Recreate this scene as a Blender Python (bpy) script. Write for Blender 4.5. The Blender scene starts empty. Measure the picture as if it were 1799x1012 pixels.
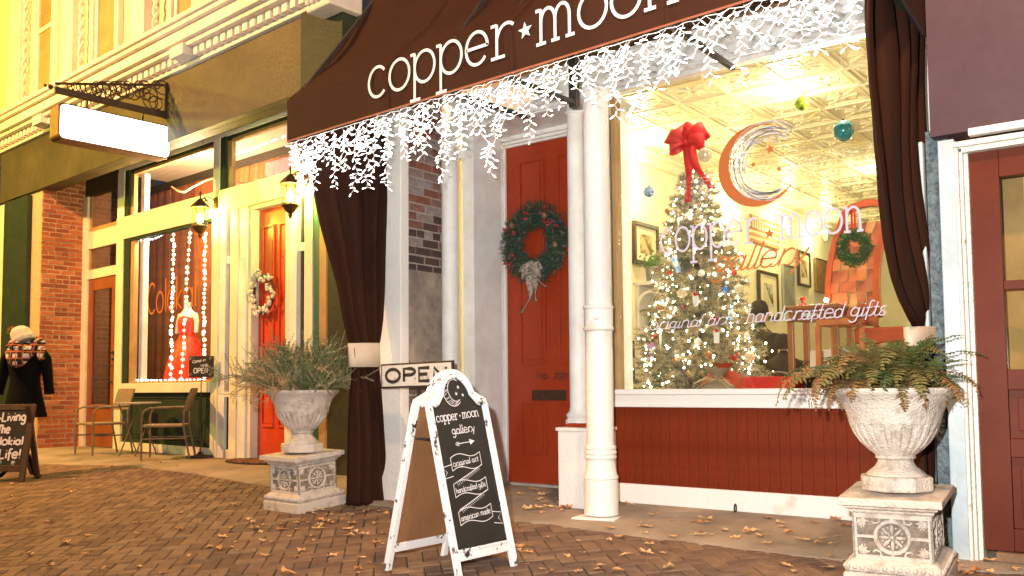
import bpy, math, random
from mathutils import Vector, Matrix
rnd = random.Random(7)
C = bpy.context.scene
COL = C.collection
pi = math.pi
# ------------------------------------------------------------------ camera
FPX, CX, CY, EYE = 1600., 899.5, 580., .9
_az, _p, _rl = math.radians(-37.4), math.atan(99.5/1600), math.radians(.5)
_f = Vector((math.sin(_az)*math.cos(_p), math.cos(_az)*math.cos(_p), math.sin(_p)))
_r0 = Vector((math.cos(_az), -math.sin(_az), 0)); _u0 = _r0.cross(_f)
_r = _r0*math.cos(_rl) - _u0*math.sin(_rl); _u = _u0*math.cos(_rl) + _r0*math.sin(_rl)
cam = bpy.data.objects.new('camera', bpy.data.cameras.new('camera')); COL.objects.link(cam)
cam.matrix_world = Matrix(((_r.x,_u.x,-_f.x,0),(_r.y,_u.y,-_f.y,0),(_r.z,_u.z,-_f.z,EYE),(0,0,0,1)))
cam.data.sensor_width = 36; cam.data.lens = FPX/1799*36
cam.data.shift_y = (CY-506)/1799; cam.data.clip_start = .05; cam.data.clip_end = 600
C.camera = cam
# ------------------------------------------------------------------ world, lamps, exposure
w = bpy.data.worlds.new('World'); C.world = w; w.use_nodes = True
nt = w.node_tree; bg = nt.nodes['Background']
sky = nt.nodes.new('ShaderNodeTexSky'); sky.sky_type = 'NISHITA'; sky.sun_disc = False
sky.sun_elevation = math.radians(-4); sky.sun_rotation = math.radians(200)
nt.links.new(sky.outputs[0], bg.inputs[0]); bg.inputs[1].default_value = 1.2
C.view_settings.view_transform = 'Standard'; C.view_settings.look = 'None'
C.view_settings.exposure = .9; C.view_settings.gamma = 1; C.view_settings.use_curve_mapping = False
def lamp(name, loc, power, color, radius=.1, spot=None, aim=None, blend=.5):
    d = bpy.data.lights.new(name, 'SPOT' if spot else 'POINT')
    d.energy = power; d.color = color; d.shadow_soft_size = radius
    o = bpy.data.objects.new(name, d); COL.objects.link(o); o.location = loc
    if spot:
        d.spot_size = math.radians(spot); d.spot_blend = blend
        o.rotation_euler = (Vector(aim)-Vector(loc)).to_track_quat('-Z', 'Y').to_euler()
    return o
lamp('street_light_left', (-13.0, 1.8, 6.8), 2300, (1, .47, .16), .16)          # warm street lamps along the kerb
lamp('street_light_right', (-.2, 2.4, 6.0), 700, (1, .62, .36), .16)
lamp('street_light_far', (-17.8, 1.6, 5.9), 680, (1, .98, .02), .2)
lamp('camera_flash', (-.24, .02, 1.12), 1020, (1, .96, .92), .03, 112, (-3.3, 6.0, 3.3), .8)
# ------------------------------------------------------------------ pixel of the photograph -> point on a real plane
def ray(x, y): return _f + _r*((x-CX)/FPX) + _u*((CY-y)/FPX)
RL = math.radians(4)
def P(x, y, Y): d = ray(x, y); t = Y/d.y; return Vector((d.x*t, Y, EYE+d.z*t))       # plane facing the street
def PX(x, y, X): d = ray(x, y); t = X/d.x; return Vector((X, d.y*t, EYE+d.z*t))      # plane square to the street
def L(x, y, Y):                                                                     # same, in the frame of the left shop
    d = ray(x, y); n = (math.sin(RL), math.cos(RL)); t = Y/(n[0]*d.x+n[1]*d.y)
    qx, qy = d.x*t, d.y*t; c, s = math.cos(RL), math.sin(RL)
    return Vector((qx*c-qy*s, qx*s+qy*c, EYE+d.z*t))
def LXP(x, y, X):
    d = ray(x, y); c, s = math.cos(RL), math.sin(RL)
    dx, dy = d.x*c-d.y*s, d.x*s+d.y*c; t = X/dx
    return Vector((X, dy*t, EYE+d.z*t))
def G(x, y):
    d = ray(x, y); t = (EYE+.08*6.3)/(.08*d.y-d.z)
    if t < 0 or d.y*t > 6.3: t = -EYE/d.z; return Vector((d.x*t, d.y*t, 0))
    return Vector((d.x*t, d.y*t, EYE+d.z*t))
def gz(Y): return min(0., .08*(max(Y, -3)-6.3))
# ------------------------------------------------------------------ materials
MATS = {}
def M(name, col, rough=.6, col2=None, scale=6., bump=0., bscale=60., metal=0., emit=None, es=0., orand=None, coat=0., lo=.35, hi=.65, spec=.5, trans=0, wave=None):
    if name in MATS: return MATS[name]
    m = bpy.data.materials.new(name); m.use_nodes = True; t = m.node_tree; b = t.nodes['Principled BSDF']
    c4 = (*col, 1)
    b.inputs['Base Color'].default_value = c4; b.inputs['Roughness'].default_value = rough
    b.inputs['Metallic'].default_value = metal; b.inputs['Specular IOR Level'].default_value = spec
    if coat: b.inputs['Coat Weight'].default_value = coat; b.inputs['Coat Roughness'].default_value = .15
    tc = t.nodes.new('ShaderNodeTexCoord'); src = None
    if col2:
        n = t.nodes.new('ShaderNodeTexNoise'); n.inputs['Scale'].default_value = scale; n.inputs['Detail'].default_value = 8; n.inputs['Roughness'].default_value = .65
        t.links.new(tc.outputs['Object'], n.inputs['Vector'])
        r = t.nodes.new('ShaderNodeValToRGB'); r.color_ramp.elements[0].position = lo; r.color_ramp.elements[1].position = hi
        r.color_ramp.elements[0].color = (*col2, 1); r.color_ramp.elements[1].color = c4
        t.links.new(n.outputs['Fac'], r.inputs[0]); src = r.outputs[0]
    if orand:
        oi = t.nodes.new('ShaderNodeObjectInfo'); r = t.nodes.new('ShaderNodeValToRGB'); e = r.color_ramp.elements
        for i, c in enumerate(orand):
            el = e[i] if i < 2 else e.new(i/(len(orand)-1))
            el.position = i/(len(orand)-1); el.color = (*c, 1)
        t.links.new(oi.outputs['Random'], r.inputs[0])
        if src:
            mx = t.nodes.new('ShaderNodeMix'); mx.data_type = 'RGBA'; mx.blend_type = 'MULTIPLY'; mx.inputs[0].default_value = 1
            t.links.new(src, mx.inputs[6]); t.links.new(r.outputs[0], mx.inputs[7]); src = mx.outputs[2]
        else: src = r.outputs[0]
    if src: t.links.new(src, b.inputs['Base Color'])
    if bump:
        n = t.nodes.new('ShaderNodeTexNoise'); n.inputs['Scale'].default_value = bscale; n.inputs['Detail'].default_value = 6
        t.links.new(tc.outputs['Object'], n.inputs['Vector'])
        bp = t.nodes.new('ShaderNodeBump'); bp.inputs['Strength'].default_value = bump; bp.inputs['Distance'].default_value = .02
        t.links.new(n.outputs['Fac'], bp.inputs['Height']); t.links.new(bp.outputs[0], b.inputs['Normal'])
        rr = t.nodes.new('ShaderNodeMapRange'); rr.inputs[3].default_value = max(0, rough-.12); rr.inputs[4].default_value = min(1, rough+.15)
        t.links.new(n.outputs['Fac'], rr.inputs[0]); t.links.new(rr.outputs[0], b.inputs['Roughness'])
    if emit: b.inputs['Emission Color'].default_value = (*emit, 1); b.inputs['Emission Strength'].default_value = es
    if trans:
        b.inputs['Subsurface Weight'].default_value = 0
        td = t.nodes.new('ShaderNodeBsdfTranslucent'); td.inputs[0].default_value = c4
        mx = t.nodes.new('ShaderNodeMixShader'); mx.inputs[0].default_value = trans
        t.links.new(b.outputs[0], mx.inputs[1]); t.links.new(td.outputs[0], mx.inputs[2])
        t.links.new(mx.outputs[0], t.nodes['Material Output'].inputs[0])
    MATS[name] = m; return m
def glass(name='window_glass', tint=(.95, .97, .96), refl=.5):
    if name in MATS: return MATS[name]
    m = bpy.data.materials.new(name); m.use_nodes = True; t = m.node_tree; t.nodes.remove(t.nodes['Principled BSDF'])
    tr = t.nodes.new('ShaderNodeBsdfTransparent'); tr.inputs[0].default_value = (*tint, 1)
    gl = t.nodes.new('ShaderNodeBsdfGlossy'); gl.inputs['Roughness'].default_value = .02; gl.inputs[0].default_value = (refl,)*3+(1,)
    fr = t.nodes.new('ShaderNodeLayerWeight'); fr.inputs[0].default_value = .5
    pw = t.nodes.new('ShaderNodeMath'); pw.operation = 'POWER'; pw.inputs[1].default_value = 4.5; t.links.new(fr.outputs['Facing'], pw.inputs[0])
    ad = t.nodes.new('ShaderNodeMath'); ad.operation = 'MULTIPLY_ADD'; ad.inputs[1].default_value = .75; ad.inputs[2].default_value = .035; t.links.new(pw.outputs[0], ad.inputs[0])
    mx = t.nodes.new('ShaderNodeMixShader')
    t.links.new(ad.outputs[0], mx.inputs[0]); t.links.new(tr.outputs[0], mx.inputs[1]); t.links.new(gl.outputs[0], mx.inputs[2])
    t.links.new(mx.outputs[0], t.nodes['Material Output'].inputs[0]); MATS[name] = m; return m
white = M('aged_white_paint', (.82, .80, .77), .5, (.68, .65, .60), 3.5, .12, 35)
white_worn = M('worn_white_paint', (.78, .75, .70), .5, (.56, .46, .36), 4, .25, 30, lo=.22, hi=.42)
cream = M('cream_paint', (.76, .72, .58), .5, (.66, .62, .48), 3, .1, 40)
green_dk = M('dark_green_paint', (.020, .036, .024), .6, (.035, .045, .028), 4, .1, 40, spec=.12)
olive = M('olive_beam_paint', (.105, .088, .040), .55, (.045, .038, .020), 1.1, .05, 30, lo=.3, hi=.7, spec=.15)
red_door = M('red_door_paint', (.34, .040, .010), .3, (.27, .030, .008), 3, .08, 30, coat=.15, spec=.25, lo=.25, hi=.75)
red_bulk = M('red_bulkhead_paint', (.17, .016, .006), .5, (.12, .010, .004), 5, .12, 60)
brown_door = M('brown_red_paint', (.12, .024, .010), .45, (.09, .018, .008), 3, .05, 160, spec=.12)
purple_wall = M('plum_wall_paint', (.098, .056, .064), .42, (.078, .045, .052), 1.2, .14, 14, spec=.2)
mortar = M('mortar', (.62, .44, .30), .95, (.45, .30, .19), 20, .5, 120)
mortar2 = M('pale_mortar', (.45, .36, .30), .95, (.30, .24, .2), 20, .5, 120)
brick_m = M('red_brick', (.85, .85, .85), .85, (.5, .45, .42), 22, .6, 70, orand=[(.46, .12, .05), (.60, .19, .07), (.34, .09, .045), (.55, .16, .06), (.70, .27, .11)])
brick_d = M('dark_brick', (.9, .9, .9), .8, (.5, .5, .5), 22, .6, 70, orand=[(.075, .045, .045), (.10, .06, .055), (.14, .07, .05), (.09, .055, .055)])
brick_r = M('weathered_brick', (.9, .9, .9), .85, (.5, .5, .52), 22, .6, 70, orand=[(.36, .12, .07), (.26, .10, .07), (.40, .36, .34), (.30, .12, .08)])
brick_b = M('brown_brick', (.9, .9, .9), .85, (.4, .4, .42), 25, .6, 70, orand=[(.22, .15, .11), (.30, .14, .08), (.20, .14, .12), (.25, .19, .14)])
paver_m = M('clay_paver', (1, 1, 1), .82, (.62, .58, .55), 9, .5, 90, orand=[(.190, .108, .066), (.230, .136, .080), (.140, .080, .053), (.205, .116, .070), (.265, .165, .105)], lo=.3, hi=.6)
paver_s = M('clay_paver_far', (.225, .137, .088), .82, (.15, .09, .06), 5, .5, 90, lo=.3, hi=.62)
joint_m = M('paver_joint', (.045, .040, .022), 1, (.03, .038, .012), 7, .4, 150)
concrete = M('stained_concrete', (.37, .29, .215), .85, (.19, .145, .105), 1.7, .4, 90, lo=.32, hi=.64)
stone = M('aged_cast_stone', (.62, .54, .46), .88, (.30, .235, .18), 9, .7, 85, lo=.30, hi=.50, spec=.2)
stone_recess = M('dark_recess_stone', (.16, .12, .09), .95, (.34, .27, .2), 30, .8, 90)  # crevice darkness painted in: a darker stone behind the carved relief
canvas = M('brown_canvas', (.062, .024, .014), .75, (.044, .016, .010), 1.6, .35, 320, lo=.25, hi=.75, spec=.1)
drape = M('brown_drape', (.034, .012, .006), .8, (.026, .009, .005), 2, .25, 300, spec=.1)
letter_w = M('white_lettering', (.85, .85, .85), .5)
letter_o = M('orange_lettering', (.60, .16, .03), .5)
letter_l = M('lilac_lettering', (.68, .61, .70), .5, emit=None)
black_m = M('black_metal', (.02, .018, .016), .45, (.04, .03, .025), 20, .2, 100)
bronze = M('bronze_metal', (.10, .045, .022), .45, (.06, .03, .018), 20, .2, 100, metal=.5)
rust = M('dark_iron', (.05, .022, .014), .6, (.03, .015, .01), 20, .3, 100)
gold = M('tan_wood_trim', (.42, .25, .10), .5, (.33, .19, .08), 6, .1, 60)
bulb = M('lit_bulb', (1, 1, 1), .5, emit=(1, .95, .88), es=8)
bulb_c = M('lit_bulb_cool', (1, 1, 1), .5, emit=(.85, .95, 1), es=10)
wire_w = M('white_wire', (.85, .83, .80), .4, emit=None)
chalk = M('chalkboard', (.012, .011, .010), .6, (.02, .018, .016), 5, .1, 80)
chalk_w = M('chalk_marks', (.72, .70, .72), .9)
burlap = M('burlap', (.42, .31, .2), .95, (.32, .23, .14), 60, .6, 200)
# ------------------------------------------------------------------ mesh helpers
BASE = {}
SHARE = {}
def thing(name, label, cat, loc=(0, 0, 0), rz=0, group=None):
    o = bpy.data.objects.new(name, None); COL.objects.link(o); o.empty_display_size = .1
    o.location = loc; o.rotation_euler = (0, 0, rz); o['label'] = label; o['category'] = cat
    if group: o['group'] = group
    BASE[o.name] = (Vector(loc), rz); return o
def tag(o, label=None, cat=None, group=None, kind=None):
    if label: o['label'] = label
    if cat: o['category'] = cat
    if group: o['group'] = group
    if kind: o['kind'] = kind
    return o
class MB:
    def __init__(s): s.v = []; s.f = []
    def add(s, vs, fs):
        n = len(s.v); s.v += [Vector(q) for q in vs]; s.f += [tuple(i+n for i in f) for f in fs]; return s
    def box(s, x0, x1, y0, y1, z0, z1):
        x0, x1 = sorted((x0, x1)); y0, y1 = sorted((y0, y1)); z0, z1 = sorted((z0, z1))
        return s.add([(x, y, z) for z in (z0, z1) for y in (y0, y1) for x in (x0, x1)],
                     [(0, 2, 3, 1), (4, 5, 7, 6), (0, 1, 5, 4), (2, 6, 7, 3), (0, 4, 6, 2), (1, 3, 7, 5)])
    def obox(s, c, ax, ay, az, hx, hy, hz):
        c, ax, ay, az = Vector(c), Vector(ax).normalized(), Vector(ay).normalized(), Vector(az).normalized()
        return s.add([c+ax*(i*hx)+ay*(j*hy)+az*(k*hz) for k in (-1, 1) for j in (-1, 1) for i in (-1, 1)],
                     [(0, 2, 3, 1), (4, 5, 7, 6), (0, 1, 5, 4), (2, 6, 7, 3), (0, 4, 6, 2), (1, 3, 7, 5)])
    def bar(s, a, b, w, d=None, up=(0, 0, 1)):
        a, b = Vector(a), Vector(b); z = (b-a); l = z.length
        if l < 1e-6: return s
        z.normalize(); x = z.cross(Vector(up))
        if x.length < 1e-3: x = z.cross(Vector((1, 0, 0)))
        x.normalize(); y = z.cross(x)
        return s.obox((a+b)/2, x, y, z, w/2, (d or w)/2, l/2)
    def tube(s, pts, r, n=8, cap=True, closed=False):
        pts = [Vector(p) for p in pts]; m = len(pts); rs = r if isinstance(r, (list, tuple)) else [r]*m
        vs = []; fs = []; ref = None
        for i, p in enumerate(pts):
            if closed: d = pts[(i+1) % m]-pts[i-1]
            else: d = pts[min(i+1, m-1)]-pts[max(i-1, 0)]
            if d.length < 1e-9: d = Vector((0, 0, 1))
            d.normalize()
            if ref is None: ref = Vector((0, 0, 1)) if abs(d.z) < .9 else Vector((1, 0, 0))
            x = (ref - d*ref.dot(d))
            if x.length < 1e-4: x = d.orthogonal()
            x.normalize(); ref = x; y = d.cross(x)
            for k in range(n):
                a = 2*pi*k/n; vs.append(p+(x*math.cos(a)+y*math.sin(a))*rs[i])
        rng = m if closed else m-1
        for i in range(rng):
            j = (i+1) % m
            for k in range(n): k2 = (k+1) % n; fs.append((i*n+k, i*n+k2, j*n+k2, j*n+k))
        if cap and not closed: fs.append(tuple(range(n-1, -1, -1))); fs.append(tuple((m-1)*n+k for k in range(n)))
        return s.add(vs, fs)
    def lathe(s, prof, c=(0, 0, 0), n=32, flute=None):
        vs = []; fs = []; c = Vector(c); m = len(prof)
        for r, z in prof:
            for k in range(n):
                a = 2*pi*k/n; q = r
                if flute and flute[0] <= z <= flute[1]: q = r*(1-flute[3]*(abs(math.sin(a*flute[2]/2))**.5 < .62))
                vs.append(c+Vector((q*math.cos(a), q*math.sin(a), z)))
        for i in range(m-1):
            for k in range(n): k2 = (k+1) % n; fs.append((i*n+k, i*n+k2, (i+1)*n+k2, (i+1)*n+k))
        fs.append(tuple(range(n-1, -1, -1))); fs.append(tuple((m-1)*n+k for k in range(n)))
        return s.add(vs, fs)
    def sq(s, prof, c=(0, 0, 0)):          # square lathe: half widths and heights
        c = Vector(c); vs = []; fs = []
        for r, z in prof: vs += [c+Vector((sx*r, sy*r, z)) for sx, sy in ((-1, -1), (1, -1), (1, 1), (-1, 1))]
        for i in range(len(prof)-1):
            for k in range(4): k2 = (k+1) % 4; fs.append((i*4+k, i*4+k2, i*4+4+k2, i*4+4+k))
        fs.append((3, 2, 1, 0)); n = (len(prof)-1)*4; fs.append((n, n+1, n+2, n+3)); return s.add(vs, fs)
    def ball(s, c, r, n=10, m=6, sx=1, sy=1, sz=1):
        c = Vector(c); vs = [c+Vector((0, 0, -r*sz))]; fs = []
        for i in range(1, m):
            t = -pi/2+pi*i/m
            for k in range(n): a = 2*pi*k/n; vs.append(c+Vector((r*sx*math.cos(t)*math.cos(a), r*sy*math.cos(t)*math.sin(a), r*sz*math.sin(t))))
        vs.append(c+Vector((0, 0, r*sz)))
        for k in range(n): fs.append((0, 1+(k+1) % n, 1+k))
        for i in range(m-2):
            for k in range(n): k2 = (k+1) % n; b = 1+i*n; fs.append((b+k, b+k2, b+n+k2, b+n+k))
        b = 1+(m-2)*n
        for k in range(n): fs.append((b+k, b+(k+1) % n, len(vs)-1))
        return s.add(vs, fs)
    def prism(s, poly, y0, y1, axis='y'):   # polygon in xz pushed through y (or yz through x)
        n = len(poly)
        if axis == 'y': vs = [(a, y0, b) for a, b in poly]+[(a, y1, b) for a, b in poly]
        elif axis == 'x': vs = [(y0, a, b) for a, b in poly]+[(y1, a, b) for a, b in poly]
        else: vs = [(a, b, y0) for a, b in poly]+[(a, b, y1) for a, b in poly]
        return s.add(vs, [tuple(range(n)), tuple(range(2*n-1, n-1, -1))]+[(i, i+n, (i+1) % n+n, (i+1) % n) for i in range(n)])
    def ribbon(s, pts, wd, nrm, lift=0):
        """flat stroke of width wd along a polyline lying in the plane with normal nrm"""
        pts = [Vector(p)+Vector(nrm)*lift for p in pts]; nrm = Vector(nrm); vs = []; fs = []
        m = len(pts)
        if m < 2: return s
        for i, p in enumerate(pts):
            d = pts[min(i+1, m-1)]-pts[max(i-1, 0)]
            if d.length < 1e-9: d = Vector((1, 0, 0))
            t = nrm.cross(d.normalized()).normalized()*(wd/2 if not isinstance(wd, list) else wd[i]/2)
            e = Vector((0, 0, 0))
            vs += [p-t, p+t]
        for i in range(m-1): fs.append((2*i, 2*i+1, 2*i+3, 2*i+2))
        return s.add(vs, fs)
    def build(s, name, mat, parent=None, frame='W', label=None, kind=None, smooth=False, bevel=0):
        vs = s.v
        if frame != 'local':
            if frame == 'L': R = Matrix.Rotation(-RL, 3, 'Z'); vs = [R @ q for q in vs]
            if parent is not None:
                b, rz = BASE[parent.name]; R = Matrix.Rotation(-rz, 3, 'Z'); vs = [R @ (q-b) for q in vs]
        me = bpy.data.meshes.new(name); me.from_pydata([tuple(q) for q in vs], [], s.f); me.update()
        if mat: me.materials.append(mat)
        o = bpy.data.objects.new(name, me); COL.objects.link(o)
        if smooth:
            for p in me.polygons: p.use_smooth = True
            try: me.set_sharp_from_angle(angle=math.radians(38))
            except Exception: pass
        if bevel:
            b = o.modifiers.new('bevel', 'BEVEL'); b.width = bevel; b.segments = 2; b.limit_method = 'ANGLE'
        if parent is not None: o.parent = parent; BASE[o.name] = BASE[parent.name]
        else: BASE[o.name] = (Vector((0, 0, 0)), 0)
        if label: o['label'] = label
        if kind: o['kind'] = kind
        return o
def Bx(*a): return MB().box(*a)
KIDS = {}
def copy_tree(o, loc=None, rz=None, parent=None, label=None):
    c = o.copy(); COL.objects.link(c); c.parent = parent
    if loc is not None: c.location = loc
    if rz is not None: c.rotation_euler = (0, 0, rz)
    if label: c['label'] = label
    for ch in [q for q in COL.objects if q.parent == o]: copy_tree(ch, parent=c)
    return c
def inst(name, me, parent, loc, rot=(0, 0, 0), sc=(1, 1, 1)):
    o = bpy.data.objects.new(name, me); COL.objects.link(o); o.parent = parent
    o.location = loc; o.rotation_euler = rot; o.scale = sc; return o
def wl(parent, p, frame='W'):
    p = Vector(p)
    if frame == 'L': p = Matrix.Rotation(-RL, 3, 'Z') @ p
    b, rz = BASE[parent.name]; return Matrix.Rotation(-rz, 3, 'Z') @ (p-b)
# ------------------------------------------------------------------ stroke lettering
def arc(cx, cy, rx, ry, a0, a1, n=None):
    n = n or max(4, int(abs(a1-a0)/15))
    return [(cx+rx*math.cos(math.radians(a0+(a1-a0)*i/n)), cy+ry*math.sin(math.radians(a0+(a1-a0)*i/n))) for i in range(n+1)]
A = arc
GL = {
 'c': (1.0, [A(.5, .5, .45, .5, 42, 318)], []),
 'o': (1.08, [A(.53, .5, .48, .5, 0, 360)], []),
 'p': (1.15, [[(.14, 1), (.14, -.5)], A(.60, .5, .46, .5, 0, 360)], [[(-.06, .98), (.14, .98)], [(-.08, -.5), (.40, -.5)]]),
 'e': (1.06, [[(.06, .52), (.96, .52)]+A(.51, .5, .45, .5, 0, 322)], []),
 'r': (.92, [[(.24, 1), (.24, 0)], A(.66, .46, .42, .5, 168, 52)], [[(0, .98), (.24, .98)], [(0, 0), (.56, 0)]]),
 'm': (1.42, [[(.16, 1), (.16, 0)], A(.42, .60, .26, .38, 180, 0)+[(.68, 0)], A(.94, .60, .26, .38, 180, 0)+[(1.20, 0)]], [[(-.04, .98), (.16, .98)], [(-.02, 0), (.34, 0)], [(.54, 0), (.84, 0)], [(1.06, 0), (1.38, 0)]]),
 'n': (1.12, [[(.16, 1), (.16, 0)], A(.52, .58, .36, .40, 180, 0)+[(.88, 0)]], [[(-.04, .98), (.16, .98)], [(-.02, 0), (.36, 0)], [(.70, 0), (1.06, 0)]]),
 'a': (1.0, [A(.44, .45, .38, .45, 0, 360), [(.82, .9), (.82, .1), (.95, 0)]], []),
 'd': (1.05, [A(.45, .45, .4, .45, 0, 360), [(.86, 1.6), (.86, 0)]], []),
 'b': (1.05, [A(.55, .45, .4, .45, 0, 360), [(.14, 1.6), (.14, 0)]], []),
 'f': (.7, [A(.48, 1.3, .22, .25, 30, 180)+[(.26, -.4)], [(.0, .85), (.6, .85)]], []),
 'g': (1.05, [A(.44, .5, .38, .42, 0, 360), [(.83, .92)]+A(.46, -.2, .37, .38, 0, -160)], []),
 'h': (1.0, [[(.14, 1.6), (.14, 0)], A(.48, .55, .34, .38, 180, 0)+[(.82, 0)]], []),
 'i': (.42, [[(.2, .9), (.2, 0)], [(.17, 1.25), (.24, 1.31)]], []),
 'k': (.9, [[(.14, 1.6), (.14, 0)], [(.75, .9), (.16, .36), (.8, 0)]], []),
 'l': (.42, [[(.2, 1.6), (.2, .1), (.3, 0)]], []),
 's': (.8, [A(.4, .68, .28, .24, 30, 270)+A(.4, .22, .3, .22, 90, -150)], []),
 't': (.66, [[(.28, 1.4), (.28, .1), (.5, 0)], [(0, .9), (.58, .9)]], []),
 'u': (1.0, [[(.12, .9)]+A(.46, .34, .34, .34, 180, 360)+[(.8, .9)], [(.8, .4), (.8, 0)]], []),
 'v': (.85, [[(.05, .9), (.42, 0), (.8, .9)]], []),
 'y': (.95, [[(.08, .9), (.45, .1)], [(.82, .9), (.3, -.55)]], []),
 'w': (1.2, [[(.05, .9), (.3, 0), (.6, .8), (.9, 0), (1.15, .9)]], []),
 'L': (1.05, [[(.15, 1.55), (.15, 0), (.95, 0)]], []),
 'T': (1.1, [[(0, 1.5), (1.1, 1.5)], [(.55, 1.5), (.55, 0)]], []),
 'K': (1.1, [[(.15, 1.5), (.15, 0)], [(1, 1.5), (.18, .65), (1.05, 0)]], []),
 'C': (1.2, [A(.65, .75, .55, .75, 48, 312)], []),
 'O': (1.35, [A(.66, .75, .56, .75, 0, 360)], []),
 'P': (1.15, [[(.15, 0), (.15, 1.5), (.6, 1.5)]+A(.6, 1.13, .42, .37, 90, -90)+[(.15, .76)]], []),
 'E': (1.1, [[(.95, 1.5), (.15, 1.5), (.15, 0), (.95, 0)], [(.15, .78), (.8, .78)]], []),
 'N': (1.25, [[(.15, 0), (.15, 1.5), (1.05, 0), (1.05, 1.5)]], []),
 'W': (1.6, [[(.05, 1.5), (.4, 0), (.78, 1.2), (1.15, 0), (1.5, 1.5)]], []),
 'R': (1.15, [[(.15, 0), (.15, 1.5), (.6, 1.5)]+A(.6, 1.13, .42, .37, 90, -90)+[(.15, .76)], [(.6, .76), (1.05, 0)]], []),
 '2': (1.05, [A(.5, 1.08, .38, .4, 160, -30)+[(.1, 0), (.95, 0)]], []),
 '1': (.7, [[(.1, 1.2), (.4, 1.5), (.4, 0)]], []),
 '.': (.5, [[(.15, .03), (.25, .03)]], []), '!': (.5, [[(.2, 1.5), (.2, .4)], [(.17, .03), (.25, .03)]], []),
 "'": (.35, [[(.15, 1.5), (.15, 1.2)]], []), '-': (.7, [[(.1, .5), (.6, .5)]], []), ' ': (.6, [], []),
}
def text(mb, s, p0, p1, up, nrm, xh, wd, slab=False, slant=0., cursive=False, lift=.003, stretch=True):
    """lettering from p0 to p1 along the baseline; xh = x-height, wd = stroke width"""
    p0, p1, up, nrm = Vector(p0), Vector(p1), Vector(up).normalized(), Vector(nrm).normalized(); li = [0]
    tot = sum(GL[c][0] for c in s)*1.04; R = (p1-p0); sx = R.length/tot if stretch else xh; R.normalize()
    x = 0; last = None
    def T(q): return p0 + R*((q[0]+x+q[1]*slant)*sx) + up*(q[1]*xh)
    for c in s:
        adv, st, se = GL[c]
        for q in st+(se if slab else []): li[0] = (li[0]+1) % 5; mb.ribbon([T(k) for k in q], wd, nrm, lift+.0003*li[0])
        if cursive and c != ' ' and last not in (None, ' '):
            mb.ribbon([T((-.28, .02)), T((-.08, .0)), T((.08, .12)), T((.2, .42))], wd*.8, nrm, lift*.97)
        last = c; x += adv*1.04
    return mb
def star(mb, c, R_, up, nrm, r, lift=.003, rot=0):
    c, R_, up = Vector(c), Vector(R_).normalized(), Vector(up).normalized(); vs = [c+Vector(nrm)*lift]
    for i in range(10):
        a = pi/2+pi*i/5+rot; q = r if i % 2 == 0 else r*.42
        vs.append(c+R_*(q*math.cos(a))+up*(q*math.sin(a))+Vector(nrm)*lift)
    return mb.add(vs, [(0, 1+i, 1+(i+1) % 10) for i in range(10)])
X_, Y_, Z_ = Vector((1, 0, 0)), Vector((0, 1, 0)), Vector((0, 0, 1))
#@@BODY
# ================================================================== GROUND
mb = MB()
ys = [-60, -3, 6.3, 80]
mb.add([(x, y, (gz(y) if y > -3 else gz(-3)) - .045) for y in ys for x in (-90, 60)], [(2*i, 2*i+1, 2*i+3, 2*i+2) for i in range(3)])
tag(mb.build('ground', M('packed_sand', (.10, .075, .05), 1, (.06, .045, .03), 3, .4, 60)), kind='structure')
EDGE = [G(*q) for q in ((-260, 832), (83, 816), (228, 819), (342, 833), (420, 846), (500, 860), (600, 880), (690, 893), (800, 905), (904, 917), (973, 921), (1042, 933), (1156, 947), (1325, 967), (1432, 981), (1500, 985), (1700, 1003), (1860, 1010))]
EDGE = [Vector((-40, EDGE[0].y, 0))] + EDGE + [Vector((8, EDGE[-1].y, 0))]
def edge_y(x):
    for a, b in zip(EDGE, EDGE[1:]):
        if a.x <= x <= b.x: return a.y+(b.y-a.y)*(x-a.x)/max(1e-6, b.x-a.x)
    return EDGE[-1].y
slab = MB(); xs = [-40+48*i/400 for i in range(401)]
vs = []
for x in xs:
    e = edge_y(x)+.012*math.sin(x*9)+.008*math.sin(x*23)
    r = [(e, -.04), (e, .004), (e+.012, .009)]+[(e+(6.3-e)*k/4, .009) for k in (1, 2, 3)]+[(6.3, .009), (9, .009), (14, .009)]
    vs += [(x, y, gz(y)+dz) for y, dz in r]
n = 9
fs = [(i*n+j, (i+1)*n+j, (i+1)*n+j+1, i*n+j+1) for i in range(400) for j in range(n-1)]
slab.add(vs, fs); tag(slab.build('pavement', concrete, smooth=True), kind='structure')
# herringbone clay pavers
pav = thing('paved_walk', 'x', 'x'); 
for k in ('label', 'category'): del pav[k]
pav['kind'] = 'structure'
LP, WP = .2, .1
ua, va = Vector((-math.sqrt(.5), math.sqrt(.5), 0)), Vector((math.sqrt(.5), math.sqrt(.5), 0))
def proj(q):
    v = Vector(q)-Vector((0, 0, EYE)); z = v.dot(_f)
    return (CX+FPX*v.dot(_r)/z, CY-FPX*v.dot(_u)/z, z) if z > .1 else (-9999, 0, z)
plist = []
for a in range(-30, 190):
    for b in range(-140, 110):
        k = (a-b) % 4
        if k == 0: c = ua*((a+1)*WP)+va*((b+.5)*WP); ax = 0
        elif k == 3: c = ua*((a+.5)*WP)+va*((b+1)*WP); ax = 1
        else: continue
        if c.y < 2.2 or c.y > 7 or c.y > edge_y(c.x)+.06: continue
        q = proj((c.x, c.y, gz(c.y)))
        if -90 < q[0] < 1900 and 780 < q[1] < 1090: plist.append((q[2], c, ax))
plist.sort(key=lambda t: t[0])
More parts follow.
